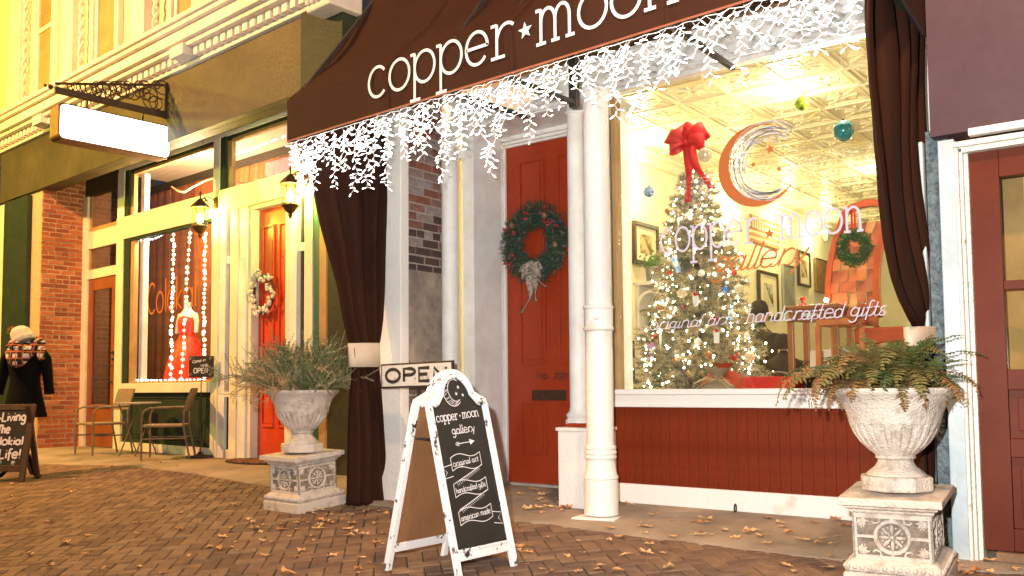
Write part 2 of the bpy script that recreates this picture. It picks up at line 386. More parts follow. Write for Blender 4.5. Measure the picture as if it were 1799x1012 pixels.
def paver_mesh(seed):
    r = random.Random(seed); j = lambda s: r.uniform(-s, s)
    hx, hy = LP/2-.0035, WP/2-.0035; v = []; 
    v += [(sx*hx+j(.001), sy*hy+j(.001), -.05) for sx, sy in ((-1, -1), (1, -1), (1, 1), (-1, 1))]
    v += [(sx*hx+j(.0015), sy*hy+j(.0015), -.005) for sx, sy in ((-1, -1), (1, -1), (1, 1), (-1, 1))]
    v += [(sx*(hx-.005)+j(.001), sy*(hy-.005)+j(.001), j(.0012)) for sx, sy in ((-1, -1), (1, -1), (1, 1), (-1, 1))]
    f = [(8, 9, 10, 11)]
    for o in (0, 4):
        for k in range(4): k2 = (k+1) % 4; f.append((o+k, o+k2, o+4+k2, o+4+k))
    return v, f
PM = []
for sd in range(6):
    v, f = paver_mesh(sd); me = bpy.data.meshes.new('paver'); me.from_pydata(v, [], f); me.materials.append(paver_m); PM.append((me, v, f))
tilt = math.atan(.08)
far = MB()
for i, (z, c, ax) in enumerate(plist):
    loc = (c.x, c.y, gz(c.y)+rnd.uniform(-.003, .003))
    ang = math.radians(135 if ax == 0 else 45)+rnd.uniform(-.012, .012)
    Rm = Matrix.Rotation(tilt+rnd.uniform(-.008, .008), 4, 'X') @ Matrix.Rotation(ang, 4, 'Z')
    me, v, f = PM[i % 6]
    if i < 300:
        o = inst('paver', me, pav, loc); o.rotation_euler = Rm.to_euler()
    else: far.add([Rm @ Vector(q)+Vector(loc) for q in v], f)
o = far.build('paver_field', paver_s, pav, kind='stuff')
o.data.materials.clear()
# several tones of clay in the joined field
TONES = [M('clay_paver_tone_%s' % nme, c, .82, tuple(q*.62 for q in c), 9, .5, 90, lo=.3, hi=.6) for nme, c in (('plain', (.190, .108, .066)), ('warm', (.230, .136, .080)), ('dark', (.145, .083, .055)), ('pale', (.25, .158, .10)))]
for m_ in TONES: o.data.materials.append(m_)
for i, p in enumerate(o.data.polygons): p.material_index = random.Random(i//9).choice((0, 0, 1, 1, 2, 2, 3))
jt = MB(); jt.add([(x, y, gz(y)-.009) for y in (-3, 6.3) for x in (-40, 8)], [(0, 1, 3, 2)])
tag(jt.build('sand_joint', joint_m, pav), kind='stuff')

# ================================================================== BRICK WALL HELPER
def brick_mesh(name, l, h, d, m, seed):
    r = random.Random(seed); j = lambda s: r.uniform(-s, s); v = []
    for k, (ins, y) in enumerate(((0, d), (0, .004), (.004, 0))):
        v += [(sx*(l/2-ins)+j(.003), y+j(.002), sz*(h/2-ins)+j(.002)) for sx, sz in ((-1, -1), (1, -1), (1, 1), (-1, 1))]
    f = [(8, 9, 10, 11)]+[(o_+k, o_+(k+1) % 4, o_+4+(k+1) % 4, o_+4+k) for o_ in (0, 4) for k in range(4)]
    me = bpy.data.meshes.new(name); me.from_pydata(v, [], f); me.materials.append(m); return me
def brick_wall(parent, X, y0, y1, z0, z1, frame, pick, bl=.205, ch=.0762, skip=None, limit=300):
    """bricks of a wall square to the street (facing +x), running y0..y1"""
    cache = {}; rows = int((z1-z0)/ch); cnt = 0
    for rI in range(rows):
        z = z0+ch*(rI+.5); off = (bl/2 if rI % 2 else 0)+rnd.uniform(-.02, .02); y = y0-off
        while y < y1-.02:
            L_ = bl if rI % 6 != 5 else bl/2
            a, b = max(y, y0), min(y+L_, y1)
            if b-a > .03 and not (skip and skip((a+b)/2, z)):
                m_ = pick((a+b)/2, z)
                key = (m_.name, round(b-a-.015, 2), rnd.randrange(3))
                if key not in cache: cache[key] = brick_mesh('brick', max(.02, key[1]), ch-.016, .05, m_, len(cache)+11)
                p = wl(parent, (X+rnd.uniform(.0, .012), (a+b)/2, z), frame)
                rz = pi/2+(-RL if frame == 'L' else 0)-BASE[parent.name][1]
                o = inst('brick', cache[key], parent, p, (0, rnd.uniform(-.012, .012), rz)); cnt += 1
            y += L_
    return cnt

# ================================================================== GALLERY BUILDING
YW = 6.3
gal = thing('gallery_building', 'white trimmed brick shop building behind the brown awning, with red door and large display window', 'building', (-3.6, 6.3, 0))
def gbox(name, m, *a, parent=None, bevel=0, **k): return Bx(*a).build(name, m, parent or gal, bevel=bevel, **k)
# pilaster left of the recess, brick return behind it
gbox('pilaster', white_worn, -5.72, -5.44, 5.56, 5.66, -.1, 3.5, bevel=.006)
wb = gbox('side_wall', mortar2, -5.62, -5.467, 5.67, 6.12, -.05, 3.6)
Bx(-5.4665, -5.452, 5.69, 6.10, .95, 1.92).build('plaster_patch', M('sooty_plaster', (.40, .32, .24), .9, (.20, .16, .13), 4, .5, 40, lo=.35, hi=.6), gal)
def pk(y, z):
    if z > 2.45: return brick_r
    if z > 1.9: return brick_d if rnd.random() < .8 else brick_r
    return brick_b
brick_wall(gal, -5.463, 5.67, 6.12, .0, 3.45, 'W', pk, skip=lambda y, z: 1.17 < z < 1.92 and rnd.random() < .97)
# stone wall above the storefront
gbox('upper_wall', M('ochre_stucco', (.36, .22, .11), .9, (.27, .16, .08), 3, .3, 40), -6.0, -1.15, 6.3, 6.55, 3.565, 7.2)
# frieze with mouldings
fr = gbox('frieze', white, -5.62, -1.2, 6.22, 6.5, 3.33, 3.56, bevel=.004)
gbox('moulding', white, -5.62, -1.2, 6.18, 6.22, 3.285, 3.335, bevel=.008)
gbox('moulding', white, -5.62, -1.2, 6.20, 6.219, 3.25, 3.284, bevel=.004)
gbox('moulding', white, -5.62, -1.2, 6.17, 6.219, 3.53, 3.575, bevel=.008)
# recess: ceiling, reveals, side display glass
gbox('recess_ceiling', white, -5.45, -3.72, 6.225, 6.72, 3.235, 3.26)
gbox('corner_board', white, -5.46, -5.375, 6.125, 6.20, -.02, 3.25, bevel=.004)
def colonnette(cx, cy, z0, z1, r):
    pr_ = [(r*1.5, z0), (r*1.5, z0+.03), (r*1.28, z0+.045), (r*1.45, z0+.07), (r*1.1, z0+.10), (r, z0+.13), (r*.94, z1-.16), (r*1.2, z1-.15), (r*1.2, z1-.13), (r*.98, z1-.12), (r*1.0, z1-.08), (r*1.5, z1-.04), (r*1.7, z1-.035), (r*1.7, z1)]
    return MB().lathe(pr_, (cx, cy, 0), 28).build('slim_column', white, gal, smooth=True)
colonnette(-5.355, 6.1, .55, 3.25, .078)
colonnette(-4.0, 6.1, .60, 3.25, .072)
gbox('column_plinth', white_worn, -5.46, -5.24, 6.0, 6.2, -.05, .55, bevel=.006)
sp = gbox('reveal_panel', white, -5.32, -5.19, 6.235, 6.64, 0, 3.234, bevel=.003)
gbox('side_window_frame', white, -5.375, -5.32, 6.21, 6.25, .5, .58)
gbox('side_window_frame', white, -5.375, -5.32, 6.21, 6.25, 2.98, 3.05)
Bx(-5.374, -5.321, 6.225, 6.231, .58, 2.98).build('side_window_pane', glass(), gal)
gbox('stall_riser', white_worn, -5.374, -5.321, 6.215, 6.245, -.02, .5)
# pedestal box beside the red door
pb = gbox('pedestal_box', white_worn, -4.035, -3.72, 5.85, 6.2, -.05, .555, bevel=.006)
gbox('pedestal_cap', white_worn, -4.05, -3.71, 5.84, 6.2, .556, .582, bevel=.004)
gbox('red_sill_block', red_door, -4.0, -3.76, 5.93, 6.2, .583, .612, bevel=.004)
gbox('reveal_panel', white, -3.95, -3.86, 6.2, 6.72, 0, 3.234)
# door frame mouldings
DY = 6.70
for i, (a, b, yy) in enumerate(((-5.188, -5.06+.0, 0),)): pass
for (x0, x1, y0) in ((-5.34, -5.262, 6.665), (-5.26, -5.232, 6.645), (-5.23, -5.202, 6.66), (-5.20, -5.178, 6.68)):
    gbox('jamb_moulding', white, x0+.0, x1, y0, 6.75, 0, 3.14 if x1 > -5.25 else 3.234, bevel=.004)
for (z0, z1, y0) in ((3.14, 3.16, 6.68), (3.162, 3.19, 6.66), (3.192, 3.233, 6.64)):
    gbox('head_moulding', white, -5.20, -3.951, y0, 6.75, z0, z1, bevel=.004)
for (x0, x1, y0) in ((-4.155, -4.13, 6.68), (-4.128, -4.09, 6.66), (-4.088, -3.952, 6.65)):
    gbox('jamb_moulding', white, x0, x1, y0, 6.75, 0, 3.139, bevel=.004)
gbox('threshold', M('worn_threshold', (.45, .42, .38), .6, (.3, .27, .22), 8, .2), -5.177, -4.16, 6.64, 6.78, .005, .03, bevel=.004)
# the red door: slab, raised mouldings, slot, number
def panel_mould(mb, x0, x1, z0, z1, y, w_=.022, d=.014):
    mb.box(x0, x1, y-d, y, z1-w_, z1).box(x0, x1, y-d, y, z0, z0+w_).box(x0, x0+w_, y-d, y, z0+w_, z1-w_).box(x1-w_, x1, y-d, y, z0+w_, z1-w_)
    i = w_+.022
    mb.box(x0+i, x1-i, y-.007, y, z0+i, z1-i)
door = gbox('door', red_door, -5.177, -4.156, 6.705, 6.75, .03, 3.139)
for (x0, x1) in ((-5.03, -4.74), (-4.60, -4.31)):
    for (z0, z1) in ((1.10, 2.99), (.28, .765)):
        m_ = MB(); panel_mould(m_, x0, x1, z0, z1, 6.704); q = m_.build('door_panel', red_door, door, bevel=.004)
m_ = MB().box(-4.895, -4.525, 6.69, 6.704, .775, .868); sl = m_.build('mail_slot', bronze, door, bevel=.003)
tx = MB(); text(tx, 'No. 221', (-4.86, 6.70, .975), (-4.52, 6.70, .96), Z_, -Y_, .036, .011, slant=.3)
tx.build('lettering', black_m, door, kind='stuff')
# main display window
def frame4(mb, x0, x1, z0, z1, w_, y0, y1):
    return mb.box(x0, x1, y0, y1, z1-w_, z1).box(x0, x1, y0, y1, z0, z0+w_).box(x0, x0+w_, y0, y1, z0+w_, z1-w_).box(x1-w_, x1, y0, y1, z0+w_, z1-w_)
WX0, WX1 = -3.70, -1.36
win = gbox('window_frame', white, -3.86, -3.80, 6.2, 6.33, .735, 3.249, bevel=.005)
gbox('window_frame', white, -3.798, -3.755, 6.215, 6.33, .86, 3.249, parent=win, bevel=.004)
gbox('window_frame', gold, -3.753, -3.712, 6.24, 6.33, .86, 3.249, parent=win, bevel=.004)
gbox('pilaster_capital', white, -3.90, -3.72, 6.14, 6.2, 3.06, 3.249, parent=win, bevel=.01)
gbox('sill', white_worn, -3.86, -1.3, 6.13, 6.34, .83, .872, bevel=.008)
gbox('sill_moulding', white_worn, -3.85, -1.3, 6.17, 6.34, .735, .829, bevel=.006)
pane = Bx(-3.711, -1.36, 6.275, 6.281, .873, 3.249).build('pane', glass(), win)
# bulkhead: vertical beaded boards, base board, ring
x = -3.80; i = 0
bm_ = []
for k in range(3):
    m_ = MB(); j = .001*k; m_.box(-.0376, .0376, 0, .02, 0, .59)
    me = bpy.data.meshes.new('board'); me.from_pydata([tuple(q) for q in m_.v], [], m_.f); me.materials.append(M('red_board_%s' % 'abc'[k], (.20-.012*k, .026, .004), .6, (.12, .013, .001), 5, .12, 60, spec=.2)); bm_.append(me)
while x < -1.30:
    inst('board', bm_[rnd.randrange(3)], gal, wl(gal, (x+.0385, 6.205+rnd.uniform(0, .0015), .146))); x += .0775
gbox('bulkhead_back', black_m, -3.84, -1.25, 6.226, 6.3, .1, .74)
gbox('end_board', white, -3.90, -3.815, 6.19, 6.3, -.02, .735, bevel=.004)
gbox('base_board', white_worn, -3.812, -1.25, 6.185, 6.3, -.04, .145, bevel=.005)
rg = MB(); c0 = P(1293, 893, 6.17); rg.tube([c0+Vector((.0, .018*math.sin(a)-.012, .03*math.cos(a))) for a in [2*pi*i/16 for i in range(16)]], .006, 8, closed=True)
rg.build('iron_ring', black_m, gal, smooth=True)
# cast iron column
cx, cy = -3.555, 5.70
cp = [(.125, -.03), (.125, .40-.18), (.12, .225), (.128, .232), (.128, .245), (.118, .26), (.108, .33), (.104, .37), (.116, .375), (.118, .39), (.110, .40), (.118, .41), (.118, .425), (.108, .435), (.116, .445), (.116, .46), (.104, .47), (.100, .5),
      (.099, 1.30), (.112, 1.31), (.114, 1.325), (.106, 1.335), (.106, 1.46), (.114, 1.47), (.112, 1.485), (.100, 1.495), (.094, 3.02), (.10, 3.04), (.12, 3.06), (.12, 3.10)]
col_ = MB().lathe(cp, (cx, cy, 0), 40).build('iron_column', white_worn, gal, smooth=True)
bp_ = MB(); bp_.sq([(.165, -.06), (.165, -.025), (.15, -.018)], (0, 0, 0)); bp_.v = [Matrix.Rotation(math.radians(8), 3, 'Z') @ q+Vector((cx, cy, -.02)) for q in bp_.v]
bp_.build('base_plate', white_worn, col_, bevel=.004)
bo = MB(); b0 = Vector((cx, cy, 1.395)); bo.ball(b0+Vector((.045, -.10, 0)), .018, 10, 6); bo.build('bolt_head', white_worn, col_, smooth=True)
gbox('header_beam', white, -5.72, -3.2, 5.60, 5.80, 3.101, 3.40, bevel=.006) if False else None
# inside the shop
room = M('warm_plaster', (.82, .78, .64), .8, (.76, .71, .57), 2, .08, 20)
gbox('inner_wall', room, -6.05, -5.9, 6.8, 20, -.1, 4.04)
gbox('inner_wall', room, -5.9, .3, 20, 20.2, -.1, 4.04)
gbox('inner_wall', room, -1.05, -.9, 6.8, 20, -.1, 4.04)
gbox('inner_wall', room, -6.0, -5.375, 6.58, 6.62, -.1, 3.2) if False else None
gbox('inner_wall', room, -5.9, -4.0, 6.78, 6.82, 3.2, 4.04)
gbox('shop_floor', M('shop_floor_boards', (.22, .12, .06), .45, (.15, .08, .04), 3), -6, -.9, 6.76, 20, -.06, -.01)
gbox('display_platform', M('platform_cloth', (.45, .33, .2), .9, (.36, .26, .15), 8), -3.72, -1.1, 6.36, 8.2, .1, .80)
gbox('crown_moulding', room, -5.9, -5.80, 6.83, 20, 3.86, 4.035, bevel=.02)
gbox('crown_moulding', room, -5.80, -5.74, 6.83, 20, 3.96, 4.036, bevel=.015)
tin = M('painted_tin', (.78, .70, .54), .32, (.70, .62, .47), 3, .35, 9, spec=.7)
gbox('ceiling', tin, -6.0, -.9, 6.56, 20.2, 4.04, 4.1)
tm = MB()
S = .60
tm.box(-S/2+.004, S/2-.004, -S/2+.004, S/2-.004, -.008, 0)
for q, hgt in ((.29, .03), (.235, .018)):
    for sx in (-1, 1):
        tm.box(sx*q-.012, sx*q+.012, -q, q, -hgt, -.008).box(-q+.012, q-.012, sx*q-.012, sx*q+.012, -hgt, -.008)
for a in range(8):
    an = a*pi/4; c_, s_ = math.cos(an), math.sin(an)
    tm.obox((c_*.10, s_*.10, -.014), (c_, s_, 0), (-s_, c_, 0), Z_, .06, .014, .008)
for sx in (-1, 1):
    for sy in (-1, 1): tm.obox((sx*.17, sy*.17, -.013), (sx, sy, 0), (-sy, sx, 0), Z_, .035, .02, .007)
tme = bpy.data.meshes.new('ceiling_panel'); tme.from_pydata([tuple(q) for q in tm.v], [], tm.f); tme.materials.append(tin)
for ix in range(8):
    for iy in range(20):
        inst('ceiling_panel', tme, gal, wl(gal, (-5.45+S*ix, 6.95+S*iy, 4.038)))
# window lettering
def word(s, a, b, *args, mat_=letter_l, **k): m_ = MB(); text(m_, s, a, b, *args, **k); return m_.build('lettering', mat_, pane, kind='stuff')
word('copper', P(1161, 446, 6.272), P(1334, 425, 6.272), Z_, -Y_, .185, .017, slab=True)
word('moon', P(1370, 420, 6.272), P(1521, 404, 6.272), Z_, -Y_, .17, .017, slab=True)
word('original art', P(1140, 580, 6.272), P(1281, 569, 6.272), Z_, -Y_, .055, .007, slant=.35, cursive=True)
word('handcrafted gifts', P(1310, 567, 6.272), P(1557, 553, 6.272), Z_, -Y_, .065, .008, slant=.35, cursive=True)
m_ = MB(); star(m_, P(1296, 566, 6.272), X_, Z_, -Y_, .02); m_.build('star', letter_l, pane)
word('gallery', P(1252, 480, 6.272), P(1416, 462, 6.272), Z_, -Y_, .12, .014, slant=.45, cursive=True, mat_=letter_o)
m_ = MB(); star(m_, P(1352, 411, 6.272), X_, Z_, -Y_, .045); m_.build('star', letter_o, pane)
lo_ = MB()
# crescent moon logo
mc = P(1331, 290, 6.272); Rm_ = .305
outer = [mc+X_*(Rm_*math.cos(math.radians(a)))+Z_*(Rm_*math.sin(math.radians(a))) for a in range(48, 325, 6)]
c2 = mc+X_*.050+Z_*.016; r2 = .270
inner = [c2+X_*(r2*math.cos(math.radians(a)))+Z_*(r2*math.sin(math.radians(a))) for a in range(52, 318, 6)][:len(outer)]
n = min(len(outer), len(inner)); lo_.add([q-Y_*.003 for k in range(n) for q in (outer[int(k*(len(outer)-1)/(n-1))], inner[k])], [(2*k, 2*k+1, 2*k+3, 2*k+2) for k in range(n-1)])
for (px, py, r) in ((1353, 262, .038), (1324, 289, .024), (1369, 297, .024)): m_ = MB(); star(m_, P(px, py, 6.272), X_, Z_, -Y_, r, rot=.2); m_.build('star', letter_o, pane)
lo_.build('crescent_moon', letter_o, pane)
sw = MB(); r_ = random.Random(3)
for i in range(22):
    a0 = r_.uniform(60, 120); a1 = r_.uniform(235, 300); oc = c2+X_*r_.uniform(-.02, .07)+Z_*r_.uniform(-.04, .04); rr = r_.uniform(.19, .277)
    sw.ribbon([oc+X_*(rr*r_.uniform(.96, 1.04)*math.cos(math.radians(a)))+Z_*(rr*math.sin(math.radians(a))) for a in range(int(a0)-30, int(a1)+30, 9)], .005, -Y_, .005)
sw.build('moon_scribble', letter_l, pane, kind='stuff')

# ================================================================== NEIGHBOUR ON THE RIGHT
nb = thing('plum_building', 'plum painted building front with pale blue door frame at the right edge', 'building', (-.6, 5.6, 0))
def nbox(name, m, *a, parent=None, bevel=0, **k): return Bx(*a).build(name, m, parent or nb, bevel=bevel, **k)
pale = M('pale_blue_paint', (.46, .55, .59), .5, (.37, .44, .46), 3, .15, 30)
nbox('front_wall', purple_wall, -1.205, 2.5, 5.52, 6.6, 2.30, 7.2)
nbox('wall_ledge', white_worn, -1.0, .6, 5.46, 5.519, 2.26, 2.30, bevel=.004)
nbox('front_wall', purple_wall, .52, 2.5, 5.54, 6.6, -.1, 2.299)
nbox('rubble_strip', M('hammered_blue_stone', (.12, .17, .19), .5, (.045, .065, .08), 30, 1.0, 38, lo=.35, hi=.6), -1.255, -1.14, 5.62, 6.2, -.1, 2.36)
nbox('corner_pipe', pale, -1.29, -1.262, 5.58, 5.64, -.06, 2.30, bevel=.01)
nbox('window_end_post', white_worn, -1.36, -1.30, 6.1, 6.35, 0, 3.249)
fj = nbox('door_casing', pale, -1.16, -1.075, 5.47, 5.56, -.07, 2.258, bevel=.006)
for (x0, x1, y0) in ((-1.073, -1.055, 5.455), (-1.053, -1.036, 5.475), (-1.034, -1.012, 5.495)):
    nbox('casing_moulding', M('peeling_white', (.74, .70, .62), .6, (.40, .30, .2), 14, .4, 50, lo=.3, hi=.42), x0, x1, y0, 5.6, -.07, 2.17+(.03 if x0 < -1.05 else 0), parent=fj, bevel=.004)
nbox('casing_moulding', M('peeling_white', (.7, .7, .7)), -1.073, .2, 5.455, 5.6, 2.205, 2.235, parent=fj, bevel=.004)
nbox('casing_moulding', M('peeling_white', (.7, .7, .7)), -1.053, .2, 5.475, 5.6, 2.175, 2.204, parent=fj, bevel=.004)
nd = nbox('door', brown_door, -1.010, -.867, 5.52, 5.58, .0, 2.172)
dx1 = .02
nbox('door_rail', brown_door, -.866, dx1, 5.52, 5.58, 2.02, 2.172, parent=nd, bevel=.004)
nbox('door_rail', brown_door, -.866, dx1, 5.52, 5.58, 1.40, 1.45, parent=nd, bevel=.004)
nbox('door_rail', brown_door, -.866, dx1, 5.52, 5.58, .86, .97, parent=nd, bevel=.004)
nbox('door_rail', brown_door, -.866, dx1, 5.52, 5.58, .50, .60, parent=nd, bevel=.004)
nbox('door_rail', brown_door, -.866, dx1, 5.52, 5.58, 0, .12, parent=nd, bevel=.004)
nbox('door_inset', brown_door, -.866, dx1, 5.55, 5.575, .121, .499, parent=nd)
nbox('door_inset', brown_door, -.825, dx1, 5.54, 5.549, .17, .45, parent=nd, bevel=.004)
nbox('door_inset', brown_door, -.866, dx1, 5.55, 5.575, .601, .859, parent=nd)
nbox('door_inset', brown_door, -.825, dx1, 5.54, 5.549, .64, .82, parent=nd, bevel=.004)
for z0, z1 in ((.971, 1.399), (1.451, 2.019)): nbox('door_pane', glass('old_glass', (.9, .86, .74), .9), -.866, dx1, 5.548, 5.552, z0, z1, parent=nd)
nbox('window_shade', M('shade_cloth', (.52, .42, .28), .9, (.34, .26, .16), 2, .1, 10), -1.0, .3, 5.75, 5.76, .9, 2.2)
nbox('shade_strip', M('shade_light', (.75, .60, .35), .9), -.78, -.72, 5.74, 5.749, .9, 2.2)
nbox('threshold', M('wood_threshold', (.25, .14, .07), .7, (.16, .09, .05), 10, .3), -.95, .5, 5.48, 5.62, -.055, -.005, bevel=.005)
nbox('inner_wall', room, -1.0, 1, 5.9, 6.0, -.1, 2.3)
# ================================================================== AWNING
aw = thing('awning', 'large brown canvas awning lettered in white over the gallery front', 'awning', (-3.5, 5.5, 2.9))
AX0, AX1, AF = -5.74, -1.22, 4.60
prof = [(AF, 3.20), (4.70, 3.30), (4.82, 3.43), (5.0, 3.60), (5.16, 3.80), (5.34, 4.06), (5.50, 4.33), (5.58, 4.6)]
def zb(x): return 2.866+(x-AX0)*.028
can = MB(); NX = 60; vs = []
for i in range(NX+1):
    x = AX0+(AX1-AX0)*i/NX
    for j, (y, z) in enumerate(prof):
        sag = .010*math.sin(x*2.1+j)*min(j, 7-j)/3
        fold = .030*math.exp(-((x-(-5.1+.33*j))/.13)**2)*(j/7) - .02*math.exp(-((x-(-4.7+.30*j))/.10)**2)*(j/7)
        vs.append((x, y+.0, z+(x-AX0)*.022*(1-j/7)+sag+fold))
n = len(prof); can.add(vs, [(i*n+j, i*n+j+1, (i+1)*n+j+1, (i+1)*n+j) for i in range(NX) for j in range(n-1)])
can.build('canopy', canvas, aw, smooth=True)
va_ = MB(); vs = []
for i in range(NX+1):
    x = AX0+(AX1-AX0)*i/NX
    for k, t_ in enumerate((0, .5, 1)): vs.append((x, AF-.012+.004*math.sin(x*5+k), zb(x)+(3.20+(x-AX0)*.022-zb(x))*t_))
    vs.append((x, AF, 3.20+(x-AX0)*.022))
va_.add(vs, [(i*4+j, (i+1)*4+j, (i+1)*4+j+1, i*4+j+1) for i in range(NX) for j in range(3)])
va = va_.build('valance', canvas, aw, smooth=True)
hm = MB(); hm.tube([(x, AF-.012, zb(x)-.004) for x in [AX0+(AX1-AX0)*i/20 for i in range(21)]], .007, 6); hm.build('hem_piping', M('rust_piping', (.30, .09, .04), .7), aw, smooth=True)
for X in (AX0, AX1):
    zf = zb(X); pts = [(AF-.01, zf), (AF-.01, 3.2+(X-AX0)*.022)]+[(y, z+(X-AX0)*.022*(1-j/7)) for j, (y, z) in enumerate(prof)][1:]+[(5.56, 2.90)]
    e = MB().prism(pts, X-.006, X+.006, axis='x'); e.build('side_panel', canvas, aw)
    MB().tube([(X, AF-.01, zf), (X, 5.54, 2.90)], .012, 8).build('hem_bar', black_m, aw, smooth=True)
for x in (-4.62, -3.5, -2.38):
    MB().tube([(x, AF-.017, zb(x)), (x, AF-.017, 3.20+(x-AX0)*.022)]+[(x, y-.004, z+(x-AX0)*.022*(1-j/7)+.012) for j, (y, z) in enumerate(prof)][1:], .0035, 5).build('seam', canvas, aw)
fm_ = MB()
for a, b in (((AX0+.03, AF+.03, zb(AX0)+.03), (AX1-.03, AF+.03, zb(AX1)+.03)), ((AX0+.03, AF+.03, 3.17), (AX1-.03, AF+.03, 3.26))): fm_.bar(a, b, .03)
for X in (-5.70, -4.1, -3.62, -2.4, -1.27):
    fm_.bar((X, AF+.03, zb(X)+.03), (X, 5.56, 2.98), .03); fm_.bar((X, AF+.04, 3.2), (X, 5.5, 4.3), .03)
fm_.build('frame', black_m, aw)
Bx(-5.70, -5.655, 5.44, 5.555, 2.80, 3.12).build('wall_bracket', black_m, aw)
Bx(-3.66, -3.60, 5.5, 5.555, 2.95, 3.35).build('wall_bracket', black_m, aw)
lt = MB(); ya = AF-.018; xhA = .222
def aT(s, xa, xb): text(lt, s, (xa, ya, zb(xa)+.118), (xb, ya, zb(xb)+.118), Z_, -Y_, xhA, .022, slab=True, lift=.0015)
aT('copper', -4.815, -3.46); lt.build('lettering', letter_w, va, kind='stuff'); lt = MB(); aT('moon', -3.285, -2.27); lt.build('lettering', letter_w, va, kind='stuff'); lt = MB()
star(lt, (-3.375, ya, zb(-3.4)+.24), X_, Z_, -Y_, .058, lift=.002, rot=.1)
lt.build('star', letter_w, va)

# ================================================================== ICICLE LIGHTS
ic = thing('icicle_lights', 'white icicle string lights dripping from the lower edge of the brown awning', 'string lights', (-3.5, 4.64, 2.9))
mb = MB(); mb.tube([(AX0+.01+(AX1-AX0-.3)*i/120, AF+.012+.008*math.sin(i*1.7), zb(AX0+(AX1-AX0-.3)*i/120)-.010-.008*abs(math.sin(i*.8))) for i in range(121)], .0028, 5)
mb.build('main_wire', wire_w, ic)
def bulb_at(mb, p, d):
    d = Vector(d).normalized(); p = Vector(p); mb.tube([p, p+d*.006, p+d*.022, p+d*.030], [.0024, .0033, .0024, .0005], 6)
starts = []; x = AX0+.02
while x < AX1-.06: starts.append((x, AF+.015, zb(x)-.008)); x += rnd.uniform(.040, .060)
y = AF+.08
while y < 5.45: starts.append((AX0-.022, y, zb(AX0)-.005+(y-AF)*.02)); y += rnd.uniform(.06, .09)
for k, (x, ys_, zs_) in enumerate(starts):
    base = (.16, .42, .24, .34, .14, .30, .46, .20)[k % 8]*(1.0 if x < -4.9 else (1.12 if x < -3.5 else .85))*rnd.uniform(.8, 1.2)
    wm = MB(); bm = MB(); p = Vector((x, ys_+rnd.uniform(-.01, .02), zs_)); side = rnd.choice((-1, 1)); q0 = p.copy(); L0 = 0
    pts = [p.copy()]
    while L0 < base:
        st = rnd.uniform(.026, .04)
        d = Vector((side*rnd.uniform(.5, 1.2), rnd.uniform(-.45, .45), -1)).normalized()
        p2 = p+d*st; pts.append(p2)
        bd = Vector((side*rnd.uniform(.6, 1.2), rnd.uniform(-.8, .8), -rnd.uniform(-.1, .9)))
        wm.tube([p2, p2+bd.normalized()*.008], .0032, 5); bulb_at(bm, p2+bd.normalized()*.008, bd)
        if rnd.random() < .32:
            bd = Vector((-side*rnd.uniform(.6, 1.2), rnd.uniform(-.8, .8), -rnd.uniform(0, .9))).normalized()
            e = p2+bd*rnd.uniform(.02, .036); wm.tube([p2, e], .0017, 4); wm.tube([e, e+bd*.006], .003, 5); bulb_at(bm, e+bd*.006, bd+Vector((0, 0, -.3)))
        p = p2; side = -side if rnd.random() < .8 else side; L0 += abs(d.z)*st
    wm.tube(pts, .0018, 4)
    s_ = wm.build('icicle_strand', wire_w, ic); bm.build('bulb_cluster', bulb, s_, kind='stuff')

# ================================================================== DRAPES AT THE AWNING ENDS
def drape_mesh(X, table, folds, amp, frame_r=None, seed=0, n=72):
    """table: (px_left, px_right, py) read off the photograph, laid on the plane x=X"""
    rows = []
    for a, b, py in table:
        p0, p1 = PX(a, py, X), PX(b, py, X); rows.append((p0, p1))
    # interpolate rows
    R2 = []
    for (a, b), (c, d) in zip(rows, rows[1:]):
        for k in range(4): t = k/4; t = t*t*(3-2*t)*.3+t*.7; R2.append((a.lerp(c, t), b.lerp(d, t)))
    R2.append(rows[-1]); mb = MB(); vs = []
    for i, (a, b) in enumerate(R2):
        wdt = (b-a).length
        for j in range(n+1):
            u = j/n; ph = folds*2*pi*(u+.07*math.sin(5*u+seed)+.02*math.sin(13*u+2*seed)); f = math.sin(ph)
            f = (abs(f)**.7)*(1 if f > 0 else -1)
            q = a.lerp(b, u); amp2 = amp*min(1, .35+wdt*1.0)
            vs.append(q+Vector((amp2*f+.012*math.sin(5*u+i*.3+seed), 0, 0)))
    m = n+1
    mb.add(vs, [(i*m+j, i*m+j+1, (i+1)*m+j+1, (i+1)*m+j) for i in range(len(R2)-1) for j in range(n)])
    return mb
def solid(o, th=.006):
    s = o.modifiers.new('thickness', 'SOLIDIFY'); s.thickness = th; s.offset = 0
T1 = [(527, 684, 236), (538, 685, 270), (546, 685, 310), (552, 682, 350), (562, 679, 400), (575, 676, 450), (590, 673, 500), (603, 669, 560), (614, 665, 598), (617, 663, 612)]
T2 = [(617, 663, 612), (619, 662, 642), (616, 666, 690), (614, 671, 740), (611, 677, 800), (608, 682, 850), (606, 686, 888)]
dl = thing('drape', 'dark brown drape gathered by a cream band at the left end of the awning', 'curtain', (-5.65, 5.2, -.08), group='brown drapes hanging from the awning ends')
o = drape_mesh(-5.65, T1, 4.6, .050, seed=1).build('upper_drape', drape, dl, smooth=True); solid(o)
o = drape_mesh(-5.65, T2, 4.6, .050, seed=1).build('lower_drape', drape, dl, smooth=True); solid(o)
cream_band = M('cream_band', (.66, .55, .42), .8, (.56, .45, .33), 5, .15, 120)
